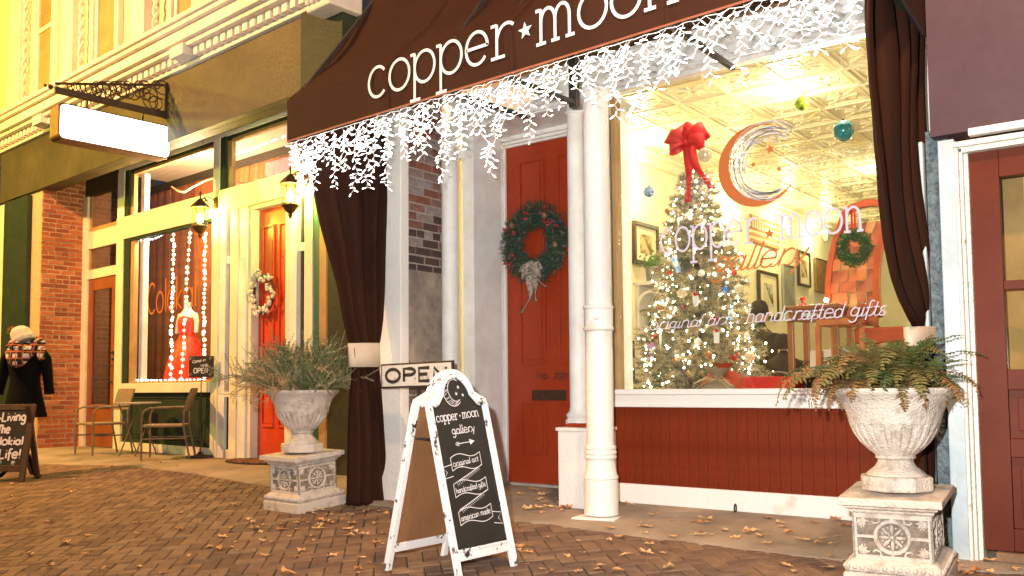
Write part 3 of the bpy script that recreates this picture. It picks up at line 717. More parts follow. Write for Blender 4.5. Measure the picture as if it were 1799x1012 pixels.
def band(parent, X, q, wx):
    a, b = PX(q[0], q[2], X), PX(q[1], q[2], X); c, d = PX(q[0]+2, q[3], X), PX(q[1]+1, q[3], X); mb = MB(); vs = []; n = 28
    for (s, e) in ((a, b), (a.lerp(c, .5), b.lerp(d, .5)), (c, d)):
        m_ = (s+e)/2; h = (e-s).length/2+.012
        for k in range(n): an = 2*pi*k/n; vs.append(m_+(e-s).normalized()*(h*math.cos(an))+X_*(wx*math.sin(an)))
    mb.add(vs, [(i*n+k, i*n+(k+1) % n, (i+1)*n+(k+1) % n, (i+1)*n+k) for i in range(2) for k in range(n)])
    o = mb.build('tieback', cream_band, parent, smooth=True); solid(o, .006)
band(dl, -5.65, (615, 663, 603, 645), .07)
U1 = [(1516, 1610, -40), (1517, 1612, 10), (1519, 1616, 80), (1520, 1618, 160), (1525, 1620, 250), (1537, 1624, 340), (1552, 1630, 420), (1568, 1638, 490), (1580, 1640, 530), (1594, 1638, 560), (1606, 1634, 578)]
U2 = [(1606, 1634, 578), (1604, 1640, 620), (1606, 1646, 680), (1610, 1652, 760), (1612, 1656, 840), (1612, 1660, 930)]
dr = thing('drape', 'dark brown drape tied back behind the fern urn at the right end of the awning', 'curtain', (-1.3, 5.2, -.08), group='brown drapes hanging from the awning ends')
o = drape_mesh(-1.30, U1, 4.0, .035, seed=2.4).build('upper_drape', drape, dr, smooth=True); solid(o)
o = drape_mesh(-1.30, U2, 4.0, .035, seed=2.4).build('lower_drape', drape, dr, smooth=True); solid(o)
band(dr, -1.30, (1596, 1640, 574, 618), .06)
# ================================================================== CLOTHES SHOP ON THE LEFT (its own frame, turned 4 degrees)
sh = thing('corner_shop', 'green and cream clothes shop with ornate cornice, display window and bright red door', 'building', Matrix.Rotation(-RL, 3, 'Z') @ Vector((-11.5, 6.45, 0)), -RL)
def sbox(name, m, *a, parent=None, bevel=0, **k): return Bx(*a).build(name, m, parent or sh, frame='L', bevel=bevel, **k)
YS, YF = 6.45, 5.78
band_p = M('cream_band_paint', (.80, .74, .50), .5, (.74, .68, .45), 3, .1, 40)
stonew = M('painted_cornice', (.72, .68, .60), .5, (.60, .55, .46), 3, .2, 30)
# brick return at the left, pillar, beam, soffit
sbox('side_wall', mortar, -15.72, -15.0225, 5.80, 6.9, -.1, 4.47)
XB = -15.02
brick_wall(sh, XB, 5.80, 6.47, 0, 4.46, 'L', lambda y, z: brick_m, bl=.215, ch=.0745)
sbox('pillar', green_dk, -16.38, -15.40, 5.72, 5.80, -.1, 4.05, bevel=.006)
sbox('pillar', cream, -16.7, -16.40, 5.76, 5.9, -.1, 4.05)
sbox('beam', olive, -16.67, -8.02, 5.75, 5.86, 4.088, 4.93, bevel=.006)
sbox('beam', green_dk, -8.018, -7.3, 5.70, 5.9, 4.088, 4.93, bevel=.006)
sbox('soffit', olive, -16.6, -7.35, 5.862, 6.46, 4.46, 4.50)
sbox('beam_bottom', olive, -16.67, -8.02, 5.86, 6.0, 4.088, 4.13)
sbox('pillar', M('dark_olive_paint', (.05, .042, .020), .3, (.035, .03, .015), 2, .08, 20), -7.80, -7.38, 5.90, 6.02, -.1, 4.4, bevel=.006)
sbox('corner_board', cream, -7.37, -7.26, 5.86, 6.0, -.1, 4.0)
# cornice: mouldings, dentils, blocks
for (z0, z1, y) in ((4.935, 4.985, 5.70), (5.10, 5.16, 5.56), (5.16, 5.30, 5.50), (5.30, 5.36, 5.44), (5.36, 5.42, 5.40), (5.421, 5.47, 5.46)):
    sbox('cornice_moulding', stonew, -17.6, -7.45, y, 6.0, z0, z1, bevel=.008)
sbox('cornice_core', stonew, -17.6, -7.45, 5.76, 6.0, 4.93, 5.12)
dme = bpy.data.meshes.new('dentil'); t_ = Bx(-.045, .045, -.06, .06, -.05, .05); dme.from_pydata([tuple(q) for q in t_.v], [], t_.f); dme.materials.append(stonew)
x = -16.6
while x < -7.5:
    inst('dentil', dme, sh, wl(sh, (x, 5.69, 5.045), 'L')); x += .155
for x in (-10.35, -14.6): sbox('cornice_block', stonew, x-.16, x+.16, 5.52, 5.72, 5.0, 5.14, bevel=.01)
fl = sbox('end_console', stonew, -7.62, -7.22, 5.48, 5.9, 4.75, 5.75, bevel=.02)
for k in range(5): sbox('flute', stonew, -7.60+.078*k, -7.56+.078*k, 5.45, 5.48, 4.82, 5.6, parent=fl, bevel=.008)
# upper storey: windows between rope-moulded pilasters
up = M('upper_wall_paint', (.72, .66, .42), .6, (.62, .55, .34), 1.4, .15, 20)
sbox('upper_wall', up, -18.5, -7.3, 6.02, 6.2, 5.40, 8.8)
shade = M('ochre_blind', (.42, .27, .10), .7, (.33, .20, .07), 3)
def rope(x):
    mb = MB(); n = 90
    for s_ in (0, pi): mb.tube([(x+.028*math.cos(i*.55+s_), 5.90+.028*math.sin(i*.55+s_), 5.62+i*.032) for i in range(n)], .022, 5)
    mb.build('rope_moulding', stonew, sh, frame='L', smooth=True)
def upil(x0, x1, y):
    o = sbox('pilaster', stonew, x0, x1, y, 6.02, 5.78, 8.8, bevel=.01)
    sbox('pilaster_base', stonew, x0-.04, x1+.04, y-.05, 6.02, 5.471, 5.72, parent=o, bevel=.015)
    sbox('pilaster_base', stonew, x0-.02, x1+.02, y-.025, 6.02, 5.721, 5.78, parent=o, bevel=.01)
def uwin(x0, x1):
    o = sbox('window_frame', stonew, x0-.14, x0-.02, 5.93, 6.02, 5.5, 8.8, bevel=.008)
    sbox('window_frame', stonew, x1+.02, x1+.14, 5.93, 6.02, 5.5, 8.8, parent=o, bevel=.008)
    sbox('sash', stonew, x0-.02, x0+.06, 5.97, 6.02, 5.5, 8.8, parent=o, bevel=.004)
    sbox('sash', stonew, x1-.06, x1+.02, 5.97, 6.02, 5.5, 8.8, parent=o, bevel=.004)
    sbox('sash', stonew, x0+.06, x1-.06, 5.96, 6.02, 6.86, 6.93, parent=o, bevel=.004)
    sbox('blind', shade, x0+.06, x1-.06, 6.0, 6.02, 5.5, 8.8, parent=o)
    m_ = MB()
    for k in range(40): m_.box(x0+.10, x1-.10, 5.99, 5.999, 6.95+k*.045, 6.975+k*.045)
    m_.build('blind_slats', shade, o, frame='L', kind='stuff')
upil(-16.8, -16.3, 5.86); rope(-16.15); uwin(-15.85, -15.2)
upil(-14.48, -14.1, 5.82); rope(-13.95); uwin(-13.62, -12.95)
upil(-12.2, -11.8, 5.82); rope(-11.62); uwin(-11.25, -10.75)
upil(-10.5, -10.0, 5.82); uwin(-9.7, -9.1); upil(-8.7, -8.1, 5.82)
# storefront wall pieces (z bands): base, panels, window, band, transom, head
sbox('head_board', white, -13.80, -8.5, YS, YS+.1, 4.262, 4.46)
sbox('head_board', olive, -15.02, -13.805, YS+.02, YS+.1, 4.05, 4.46)
# narrow door bay at the left
orw = M('orange_stained_wood', (.30, .085, .018), .4, (.22, .055, .012), 3, .15, 20, coat=.2)
sbox('jamb', cream, -15.02, -14.86, YS-.01, YS+.1, 0, 4.05, bevel=.004)
sbox('rail', cream, -14.859, -13.80, YS+.01, YS+.1, 3.18, 3.46, bevel=.004)
sbox('rail', cream, -14.859, -13.80, YS+.01, YS+.1, 2.69, 2.84, bevel=.004)
sbox('rail', gold, -14.859, -13.80, YS+.03, YS+.1, 3.461, 3.53)
for z0, z1 in ((2.841, 3.179), (3.531, 4.049)):
    o = sbox('window_pane', glass('dusk_glass', (.5, .47, .45), .8), -14.80, -13.80, YS+.05, YS+.055, z0, z1)
    sbox('window_jamb', gold, -14.859, -14.80, YS+.03, YS+.1, z0, z1, parent=o)
od = sbox('door', orw, -14.85, -14.70, YS+.03, YS+.08, .02, 2.69, bevel=.004)
sbox('door_stile', orw, -14.03, -13.84, YS+.03, YS+.08, .02, 2.69, parent=od, bevel=.004)
sbox('door_rail', orw, -14.699, -14.031, YS+.03, YS+.08, 2.5, 2.69, parent=od, bevel=.004)
sbox('door_rail', orw, -14.699, -14.031, YS+.03, YS+.08, .02, .62, parent=od, bevel=.004)
sbox('glazing_bead', orw, -14.699, -14.031, YS+.015, YS+.03, .62, .68, parent=od, bevel=.004)
sbox('door_pane', glass('dusk_glass', (.5, .5, .5)), -14.699, -14.031, YS+.05, YS+.055, .681, 2.499, parent=od)
m_ = MB(); m_.tube([(-13.93, YS+.02, 1.28), (-13.95, YS-.06, 1.26), (-13.96, YS-.07, 1.15), (-13.95, YS-.05, 1.05), (-13.93, YS+.02, 1.02)], .012, 8); m_.ball((-13.92, YS+.01, 1.48), .03); m_.ball((-13.92, YS+.01, 1.38), .022)
m_.build('door_handle', black_m, od, frame='L', smooth=True)
dimroom = M('dim_room', (.20, .12, .08), .9, (.12, .07, .05), 3)
sbox('inner_wall', dimroom, -19.0, -16.6, 7.6, 7.65, 0, 4.4)
# display window
post = M('cream_post_paint', (.78, .72, .52), .5, (.70, .64, .45), 3, .1, 40)
sbox('post', post, -13.80, -13.58, YS-.02, YS+.1, 0, 3.20, bevel=.005)
sbox('post', post, -11.02, -10.86, YS-.02, YS+.1, 0, 3.20, bevel=.005)
sbox('lintel', band_p, -13.80, -10.86, YS-.021, YS+.1, 3.201, 3.545, bevel=.004)
sbox('lintel', band_p, -10.859, -8.5, YS-.022, YS+.1, 3.25, 3.545, bevel=.004)
for (x0, x1) in ((-13.58, -11.02), (-10.86, -8.72)):
    f_ = sbox('transom_frame', green_dk, x0, x0+.13, YS, YS+.09, 3.55, 4.26)
    sbox('transom_frame', gold, x0+.131, x0+.23, YS+.03, YS+.09, 3.55, 4.20, parent=f_)
    sbox('transom_frame', green_dk, x0+.131, x1, YS+.02, YS+.09, 4.22, 4.26, parent=f_)
    sbox('transom_frame', gold, x0+.231, x1, YS+.03, YS+.09, 4.18, 4.219, parent=f_)
    sbox('pane', glass(), x0+.231, x1, YS+.05, YS+.055, 3.55, 4.18, parent=f_)
sbox('post', white, -13.80, -13.585, YS-.01, YS+.1, 3.546, 4.26)
sbox('post', white, -11.02, -10.86, YS-.01, YS+.1, 3.546, 4.26)
f_ = sbox('window_frame', green_dk, -13.579, -13.40, YS+.0, YS+.09, 1.0, 3.20)
sbox('window_frame', green_dk, -13.399, -11.021, YS+.0, YS+.09, 3.16, 3.199, parent=f_)
sbox('window_frame', gold, -13.399, -13.29, YS+.02, YS+.09, 1.03, 3.159, parent=f_)
sbox('window_frame', gold, -13.399, -11.021, YS+.02, YS+.09, 1.0, 1.029, parent=f_)
dpane = sbox('pane', glass(), -13.289, -11.021, YS+.045, YS+.05, 1.03, 3.159, parent=f_)
sbox('sill', cream, -13.579, -11.021, YS-.05, YS+.1, .86, .999, bevel=.006)
sbox('stall_riser', green_dk, -13.579, -11.021, YS+.02, YS+.1, .125, .859)
m_ = MB(); panel_mould(m_, -13.3, -11.3, .2, .8, YS+.019); m_.build('riser_panel', green_dk, sh, frame='L', bevel=.004)
sbox('base_board', cream, -13.579, -11.021, YS-.01, YS+.1, 0, .124, bevel=.004)
# sidelights and red door
def slite(x0, x1):
    o = sbox('sidelight_frame', white, x0, x0+.15, YS+.0, YS+.1, 0, 3.249, bevel=.004)
    sbox('sidelight_frame', post, x1-.16, x1, YS-.012, YS+.1, 0, 3.249, parent=o, bevel=.004)
    sbox('sidelight_pane', glass('dusk_glass', (.5, .5, .5)), x0+.151, x1-.161, YS+.06, YS+.065, .87, 2.55, parent=o)
    sbox('sidelight_panel', green_dk, x0+.151, x1-.161, YS+.04, YS+.09, .12, .8, parent=o)
    sbox('sidelight_sill', cream, x0+.151, x1-.161, YS+.0, YS+.09, .801, .869, parent=o)
    sbox('sidelight_base', cream, x0+.151, x1-.161, YS+.0, YS+.09, 0, .119, parent=o)
    sbox('sidelight_head', white, x0+.151, x1-.161, YS+.02, YS+.09, 2.551, 2.65, parent=o)
    sbox('sidelight_pane', glass('dusk_glass', (.5, .5, .5)), x0+.151, x1-.161, YS+.06, YS+.065, 2.651, 3.2, parent=o)
slite(-10.859, -10.42); slite(-9.28, -8.80)
sbox('green_frame', M('teal_frame', (.03, .10, .08), .4), -8.79, -8.68, YS-.0, YS+.1, 0, 4.2)
sbox('tan_jamb', gold, -8.679, -8.55, YS+.0, YS+.1, 0, 4.2)
sbox('post', white, -10.419, -10.24, YS+.01, YS+.2, 0, 3.249, bevel=.004)
sbox('post', cream, -10.239, -10.16, YS+.04, YS+.2, 0, 3.249, bevel=.004)
sbox('post', post, -9.36, -9.281, YS-.0, YS+.2, 0, 3.249, bevel=.004)
sbox('door_head', cream, -10.159, -9.361, YS+.04, YS+.2, 3.20, 3.249)
bright_red = M('bright_red_paint', (.62, .055, .008), .3, (.52, .04, .006), 3, .08, 30, coat=.3)
rd = sbox('door', bright_red, -10.158, -9.362, YS+.15, YS+.2, .03, 3.199)
for (x0, x1) in ((-10.06, -9.80), (-9.70, -9.44)):
    for (z0, z1) in ((.42, 1.0), (1.12, 2.98)):
        m_ = MB(); panel_mould(m_, x0, x1, z0, z1, YS+.149, .025, .02); m_.build('door_panel', bright_red, rd, frame='L', bevel=.005)
sbox('threshold', black_m, -10.158, -9.362, YS+.05, YS+.2, .005, .028)
# interior: plank wall, boarded ceiling, floor
plank_c = [(.34, .10, .028), (.42, .13, .035), (.24, .07, .02), (.36, .14, .06)]
pmesh = []
for k, c in enumerate(plank_c):
    m_ = Bx(-.063, .063, 0, .02, 0, 3.4); me = bpy.data.meshes.new('plank'); me.from_pydata([tuple(q) for q in m_.v], [], m_.f)
    me.materials.append(M('stained_plank_%s' % 'abcd'[k], c, .6, tuple(q*.45 for q in c), 5, .2, 20)); pmesh.append(me)
x = -16.45
while x < -11.0:
    inst('plank', pmesh[rnd.randrange(4)], sh, wl(sh, (x, 7.75+rnd.uniform(0, .012), .95), 'L')); x += .134
sbox('inner_wall', black_m, -16.6, -10.9, 7.78, 7.85, 0, 4.5)
sbox('inner_wall', M('white_wash', (.7, .66, .55), .8), -10.9, -8.4, 8.6, 8.7, 0, 5)
for k in range(14):
    sbox('ceiling_board', M('white_boards', (.56, .52, .44), .6, (.56, .5, .42), 4), -14.8, -8.4, 6.56+.15*k, 6.702+.15*k, 4.5, 4.52)
sbox('display_floor', white, -13.5, -11.0, 6.56, 7.75, .90, 1.0)
sbox('inner_post', white, -13.36, -13.25, 6.60, 6.68, 1.0, 4.2)
m_ = MB(); m_.tube([(-13.0+i*.2, 6.9, 4.0-.10*math.sin(i*.8)*(.6 if i > 2 else 1)-.02*i) for i in range(12)], .014, 6); m_.build('cable', M('rope_cable', (.6, .4, .22), .8), sh, frame='L', smooth=True)
sbox('white_column', M('white_column', (.8, .76, .66), .5), -11.45, -11.15, 7.1, 7.35, 1.0, 2.5, bevel=.02)
# window lettering
lt = MB(); a, b = L(259, 553, 6.49), L(347, 537, 6.49); text(lt, 'Colokial', a, b, Z_, -Y_, .30, .024, stretch=True)
lt.build('lettering', letter_o, dpane, frame='L', kind='stuff')
lamp('shop_light', Matrix.Rotation(-RL, 3, 'Z') @ Vector((-12.4, 6.9, 3.6)), 210, (1, .64, .34), .1)
lamp('shop_light_two', Matrix.Rotation(-RL, 3, 'Z') @ Vector((-9.6, 7.5, 3.4)), 28, (1, .8, .6), .1)

# ================================================================== HANGING LIGHTBOX SIGN AND BRACKET
def L2W(p): return Matrix.Rotation(-RL, 3, 'Z') @ Vector(p)
br = thing('sign_bracket', 'black wrought iron scroll bracket above the glowing blank sign', 'sign bracket', L2W((-11, 5.72, 4.4)), -RL)
m_ = MB(); m_.bar((-11, 5.74, 4.445), (-11, 4.36, 4.445), .045, .075); m_.build('arm', rust, br, frame='L')
m_ = MB(); m_.bar((-11, 5.74, 4.84), (-11, 4.36, 4.52), .012, .03); m_.bar((-11, 5.73, 4.40), (-11, 5.73, 4.87), .03, .05); m_.build('strap', rust, br, frame='L')
m_ = MB(); m_.ball((-11, 4.31, 4.47), .03).ball((-11, 4.25, 4.47), .02); m_.build('finial', rust, br, frame='L', smooth=True)
r_ = random.Random(5); y = 5.68
while y > 4.50:
    h = .075+(y-4.36)*(.37/1.38)-.03; z0 = 4.485
    for k in range(2 if h > .16 else 1):
        rr = min(h/2, r_.uniform(.05, .10)) if h > .16 else h/2*.9
        zc = z0+rr if k == 0 else z0+h-rr
        if r_.random() < .3 and h > .2: zc = z0+h/2
        m_ = MB().tube([(-11+.002*k, y+rr*math.cos(a), zc+rr*math.sin(a)) for a in [2*pi*i/22 for i in range(22)]], .0075, 5, closed=True)
        m_.build('scroll', rust, br, frame='L', smooth=True)
    y -= .075 if h > .16 else .06
sg = thing('lightbox_sign', 'glowing blank white lightbox sign hanging from the iron bracket', 'sign', L2W((-11, 5.1, 4.1)), -RL)
def rrect(y0, y1, z0, z1, r, n=6):
    pts = []
    for (cy_, cz, a0) in ((y1-r, z1-r, 0), (y0+r, z1-r, 90), (y0+r, z0+r, 180), (y1-r, z0+r, 270)):
        for i in range(n+1): a = math.radians(a0+90*i/n); pts.append((cy_+r*math.cos(a), cz+r*math.sin(a)))
    return pts
MB().prism(rrect(4.40, 5.80, 3.87, 4.31, .06), -11.22, -10.985, axis='x').build('case', M('bronze_case', (.16, .07, .035), .55, (.10, .045, .025), 4, .1, metal=.7), sg, frame='L')
MB().prism(rrect(4.42, 5.78, 3.89, 4.29, .055), -10.984, -10.975, axis='x').build('lit_face', M('sign_face', (1, 1, 1), .4, emit=(1, .99, .97), es=3.2), sg, frame='L')
for y in (4.75, 5.45): MB().bar((-11.05, y, 4.30), (-11.02, y, 4.42), .02).build('hanger', black_m, sg, frame='L')

# ================================================================== WALL LANTERNS
def lantern(px, label, y=6.40):
    x = px
    t = thing('wall_lantern', label, 'lantern', L2W((x, YS-.04, 3.36)), -RL, 'wall lanterns beside the red shop door')
    c = Vector((x-.0, YS-.26, 0))
    def b(mb, n_, m, **k): return mb.build(n_, m, t, frame='L', **k)
    b(MB().lathe([(.0, 0), (.055, .0), (.06, .02), (.05, .035), (.0, .04)], (0, 0, 0), 14) if False else Bx(x-.045, x+.045, YS-.05, YS-.024, 3.30, 3.46), 'back_plate', bronze, bevel=.012)
    arm = [(x, YS-.05, 3.40), (x, YS-.10, 3.44), (x, YS-.15, 3.46), (x, YS-.20, 3.43), (x, YS-.18, 3.38), (x, YS-.15, 3.40)]
    b(MB().tube(arm, .009, 7).tube([(x, YS-.05, 3.34), (x, YS-.12, 3.35), (x, YS-.19, 3.42), (x, YS-.26, 3.40)], .01, 7), 'scroll_arm', bronze, smooth=True)
    b(MB().lathe([(.012, 3.50), (.018, 3.47), (.01, 3.45), (.012, 3.41), (.03, 3.40), (.055, 3.375), (.10, 3.33), (.125, 3.30), (.13, 3.285)], c, 6), 'cap', bronze)
    b(MB().lathe([(.10, 3.283), (.085, 3.05)], c, 6), 'glass_shade', glass('lamp_glass', (1, .97, .9), .5))
    fr = MB()
    for k in range(6):
        a = 2*pi*k/6; fr.bar(c+Vector((.102*math.cos(a), .102*math.sin(a), 3.284)), c+Vector((.087*math.cos(a), .087*math.sin(a), 3.05)), .008)
    b(fr, 'cage', bronze)
    b(MB().lathe([(.10, 3.048), (.11, 3.03), (.08, 3.0), (.05, 2.96), (.025, 2.94), (.03, 2.92), (.008, 2.88)], c, 12), 'bottom_cup', bronze, smooth=True)
    b(MB().ball(c+Vector((0, 0, 3.15)), .042, 10, 8, sz=1.25), 'flame_bulb', M('lantern_bulb', (1, 1, 1), .5, emit=(1, .85, .5), es=45), smooth=True)
    lamp('lantern_light', L2W(c+Vector((0, 0, 3.15))), 110, (1, .95, .12), .06)
lantern(L(365, 380, 6.3).x, 'bronze wall lantern glowing on the post between display window and red door')
lantern(L(524, 340, 6.3).x, 'bronze wall lantern glowing right of the red door, beside the drape')
# ================================================================== URNS ON PEDESTALS
def pedestal_tree(label, loc, rz, w_=.25, hgt=.50, tilt_=True):
    t = thing('pedestal', label, 'pedestal', loc, rz, 'carved stone pedestals under the urns')
    w0 = w_
    MB().sq([(w0, -.06), (w0, .07), (w0*.985, .075), (w0*.96, .08)]).build('plinth', stone, t, 'local', bevel=.008)
    MB().sq([(w0*.95, .081), (w0*.97, .095), (w0*.96, .115), (w0*.88, .13), (w0*.84, .14)]).build('base_moulding', stone, t, 'local', bevel=.006)
    e = MB()
    for side in range(4):
        R = Matrix.Rotation(side*pi/2, 3, 'Z')
        for k in range(13):
            e.ball(R @ Vector((-.90*w0+1.8*w0*k/12, -w0*.955, .106)), .014, 7, 5)
    e.build('bead_row', stone, t, 'local', smooth=True, kind='stuff')
    b = w0*.80; z0, z1 = .14, hgt-.085
    MB().sq([(b-.012, z0), (b-.012, z1)]).build('die', stone_recess, t, 'local')
    for side in range(4):
        R = Matrix.Rotation(side*pi/2, 3, 'Z'); p = MB(); y = -b; d = .012
        hz = (z1-z0); zc = (z0+z1)/2
        p.box(-b, b, y, y+d, z0, z0+.022).box(-b, b, y, y+d, z1-.022, z1).box(-b, -b+.022, y, y+d, z0+.022, z1-.022).box(b-.022, b, y, y+d, z0+.022, z1-.022)
        rr = min(b*.42, hz*.36)
        for (r0, w1) in ((rr, .011),):
            p.tube([(r0*math.cos(a), y+.006, zc+r0*math.sin(a)) for a in [2*pi*i/28 for i in range(28)]], w1, 6, closed=True)
        p.box(-.007, .007, y+.002, y+d, z0+.022, zc-rr).box(-.007, .007, y+.002, y+d, zc+rr, z1-.022)
        p.box(-b+.022, -rr, y+.002, y+d, zc-.007, zc+.007).box(rr, b-.022, y+.002, y+d, zc-.007, zc+.007)
        p.ball((0, y+.006, zc), .012, 8, 5)
        for k in range(8):
            a = k*pi/4; c_ = (math.cos(a), math.sin(a))
            p.tube([(c_[0]*.014, y+.006, zc+c_[1]*.014), (c_[0]*rr*.45, y+.001, zc+c_[1]*rr*.45), (c_[0]*rr*.78, y+.006, zc+c_[1]*rr*.78)], [.004, .009, .005], 5)
            a2 = a+pi/8; q = (math.cos(a2)*rr*.62, math.sin(a2)*rr*.62)
            p.ball((q[0], y+.006, zc+q[1]), .007, 6, 4)
        for sx in (-1, 1):
            for sz in (-1, 1):
                cx_, cz_ = sx*(b*.66), zc+sz*hz*.30
                sp = [(cx_-sx*.2*b+sx*.018*k*math.cos(k*.9)*.5, y+.005, cz_+sz*.01-.016*k*math.sin(k*.9)*.35*sz) for k in range(9)]
                p.tube(sp, [.006]*8+[.003], 5)
                for k in range(6):
                    a = math.radians(20+28*k); l = .034 if k % 2 else .045
                    o0 = Vector((sx*(b-.03), y+.006, zc+sz*(hz/2-.03)))
                    e2 = o0+Vector((-sx*math.cos(a*.55)*l*1.1, 0, -sz*math.sin(a*.55)*l))
                    p.tube([o0, (o0+e2)/2+Vector((0, -.004, 0)), e2], [.004, .009, .003], 5)
        p.v = [R @ q for q in p.v]; p.build('carved_panel', stone, t, 'local', smooth=False)
    MB().sq([(b, z1), (b*1.06, z1+.012), (b*1.06, z1+.02), (b*1.16, z1+.032), (b*1.16, z1+.04), (w0*1.03, z1+.048), (w0*1.03, hgt-.004), (w0*1.02, hgt)]).build('cap', stone, t, 'local', bevel=.006)
    return t
def urn(label, loc, s=1., rz=0, group=None):
    t = thing('urn', label, 'urn', loc, rz, 'pale stone planter urns'); k = s
    f = MB(); r = .15*k
    oct_ = [(r*math.cos(math.radians(a))/math.cos(math.radians(22.5))*1.0, r*math.sin(math.radians(a))/math.cos(math.radians(22.5))) for a in range(22, 382, 45)]
    f.prism([(x*1.12, y*1.12) for x, y in oct_], .0, .075*k, 'z'); f.build('foot', stone, t, 'local', bevel=.012)
    pr_ = [(.145, .076), (.142, .085), (.125, .10), (.10, .12), (.088, .14), (.085, .155), (.098, .165), (.096, .175), (.10, .182), (.13, .205), (.17, .245), (.20, .29), (.218, .335), (.222, .345), (.224, .36), (.235, .40), (.252, .44), (.278, .475), (.298, .49), (.308, .498), (.312, .51), (.306, .522), (.285, .524), (.268, .515), (.255, .49), (.22, .44), (.02, .43)]
    MB().lathe([(a*k, b*k) for a, b in pr_], (0, 0, 0), 132, flute=(.185*k, .338*k, 26, .055)).build('bowl', stone, t, 'local', smooth=True)
    MB().lathe([(.02*k, .435*k), (.245*k, .45*k), (.24*k, .46*k), (.02*k, .475*k)], (0, 0, 0), 24).build('soil', M('potting_soil', (.04, .028, .018), 1, (.02, .014, .01), 30, .8, 100), t, 'local')
    return t
tl = math.atan(.08)
cL = G(536, 876); cL = Vector((-6.14, 5.12, 0)); cL.z = gz(cL.y)
cR = Vector((-1.305, 4.985, 0)); cR.z = gz(cR.y)
pL = pedestal_tree('carved stone pedestal standing on the pavers at the foot of the left drape', cL, math.radians(-3), .245, .455)
pR = pedestal_tree('carved stone pedestal in front of the pale blue door frame, lower right corner', cR, math.radians(5), .235, .455)
for t_ in (pL, pR):
    t_.rotation_euler = (Matrix.Rotation(tl, 4, 'X') @ Matrix.Rotation(t_.rotation_euler.z, 4, 'Z')).to_euler()
uL = urn('pale stone urn with dry heather on the left pedestal near the drape', cL+Vector((0, -.035, .46)), 1.0, math.radians(15))
uR = urn('pale stone urn holding a drooping fern on the right pedestal', cR+Vector((0, -.035, .46)), 1.0, math.radians(20))
# fern
leafg = M('fern_green', (.105, .155, .042), .55, (.04, .08, .018), 12, 0, trans=.25)
leafb = M('fern_brown', (.30, .17, .06), .7, (.18, .09, .035), 12, 0, trans=.2)
leafo = M('fern_olive', (.17, .15, .045), .6, (.10, .09, .03), 12, 0, trans=.2)
def frond_mesh(ln, droop, mat_, seed, wdt=.055, npair=26):
    r = random.Random(seed); v = []; f = []; mb = MB(); pts = []
    ang = math.radians(78); p = Vector((0, 0, 0)); st = ln/npair
    for i in range(npair+1):
        pts.append(p.copy()); t = i/npair; a = ang-droop*t**1.2
        p = p+Vector((math.cos(a), .04*math.sin(i*.4+seed), math.sin(a)))*st
    mb.tube(pts, [.0022*(1-.7*i/npair) for i in range(npair+1)], 4)
    for i in range(3, npair+1):
        t = i/npair; l = wdt*math.sin(pi*min(1, .12+t*.86))**.7*(1-.35*t)*1.3+.004
        d = (pts[i]-pts[i-1]).normalized(); up = Vector((-d.z, 0, d.x))
        for s_ in (-1, 1):
            if r.random() < .07: continue
            side = (Vector((0, s_, 0))+d*.35+up*r.uniform(-.35, .15)).normalized(); q = pts[i]; e = q+side*l*r.uniform(.8, 1.1)
            m_ = q+side*l*.5; wv = d*(st*.42)
            mb.add([q-wv*.5, q+wv*.6, m_+wv+up*.003, m_-wv*.8+up*.003, e-up*l*.12], [(0, 1, 2, 3), (3, 2, 4)])
    me = bpy.data.meshes.new('frond'); me.from_pydata([tuple(q) for q in mb.v], [], mb.f); me.materials.append(mat_); return me
FM = [frond_mesh(.46, 2.2, leafg, 1), frond_mesh(.36, 1.6, leafg, 2), frond_mesh(.42, 2.5, leafo, 3), frond_mesh(.34, 3.0, leafb, 4), frond_mesh(.30, 1.1, leafo, 5), frond_mesh(.44, 2.7, leafb, 6), frond_mesh(.40, 1.9, leafg, 7)]
top = cR+Vector((0, -.035, .46+.46))
fern = thing('fern_plant', 'drooping green and brown fern filling the right stone urn', 'plant', top)
for i in range(150):
    a = rnd.uniform(0, 2*pi); rr = rnd.uniform(.0, .17)
    left = math.cos(a+.65)          # the browner, longer side hangs to the left of the picture
    k = rnd.choices(range(7), (3, 3, 4, 3+3*max(0, -left), 4, 2+3*max(0, -left), 3))[0]
    inst('frond', FM[k], fern, (rr*math.cos(a), rr*math.sin(a), rnd.uniform(-.02, .02)), (rnd.uniform(-.25, .25), rnd.uniform(-.12, .30), a+rnd.uniform(-.4, .4)), (rnd.uniform(.75, 1.35)*(1 if math.cos(a) < .3 else .74),)*3)
for i in range(46):
    a = rnd.uniform(0, 2*pi); rr = rnd.uniform(0, .12); inst('frond', FM[rnd.choice((4, 4, 1, 6, 2))], fern, (rr*math.cos(a), rr*math.sin(a), 0), (rnd.uniform(-.2, .2), rnd.uniform(-.5, 0), a), (rnd.uniform(.9, 1.25),)*3)
for a, s_ in ((3.7, 1.25), (3.95, 1.2), (3.5, 1.15), (4.15, 1.1), (3.85, 1.3), (3.3, 1.2), (3.6, 1.35)):
    inst('frond', FM[rnd.choice((0, 2, 5, 3))], fern, (.16*math.cos(a), .16*math.sin(a), 0), (rnd.uniform(-.2, .2), .25, a), (s_,)*3)
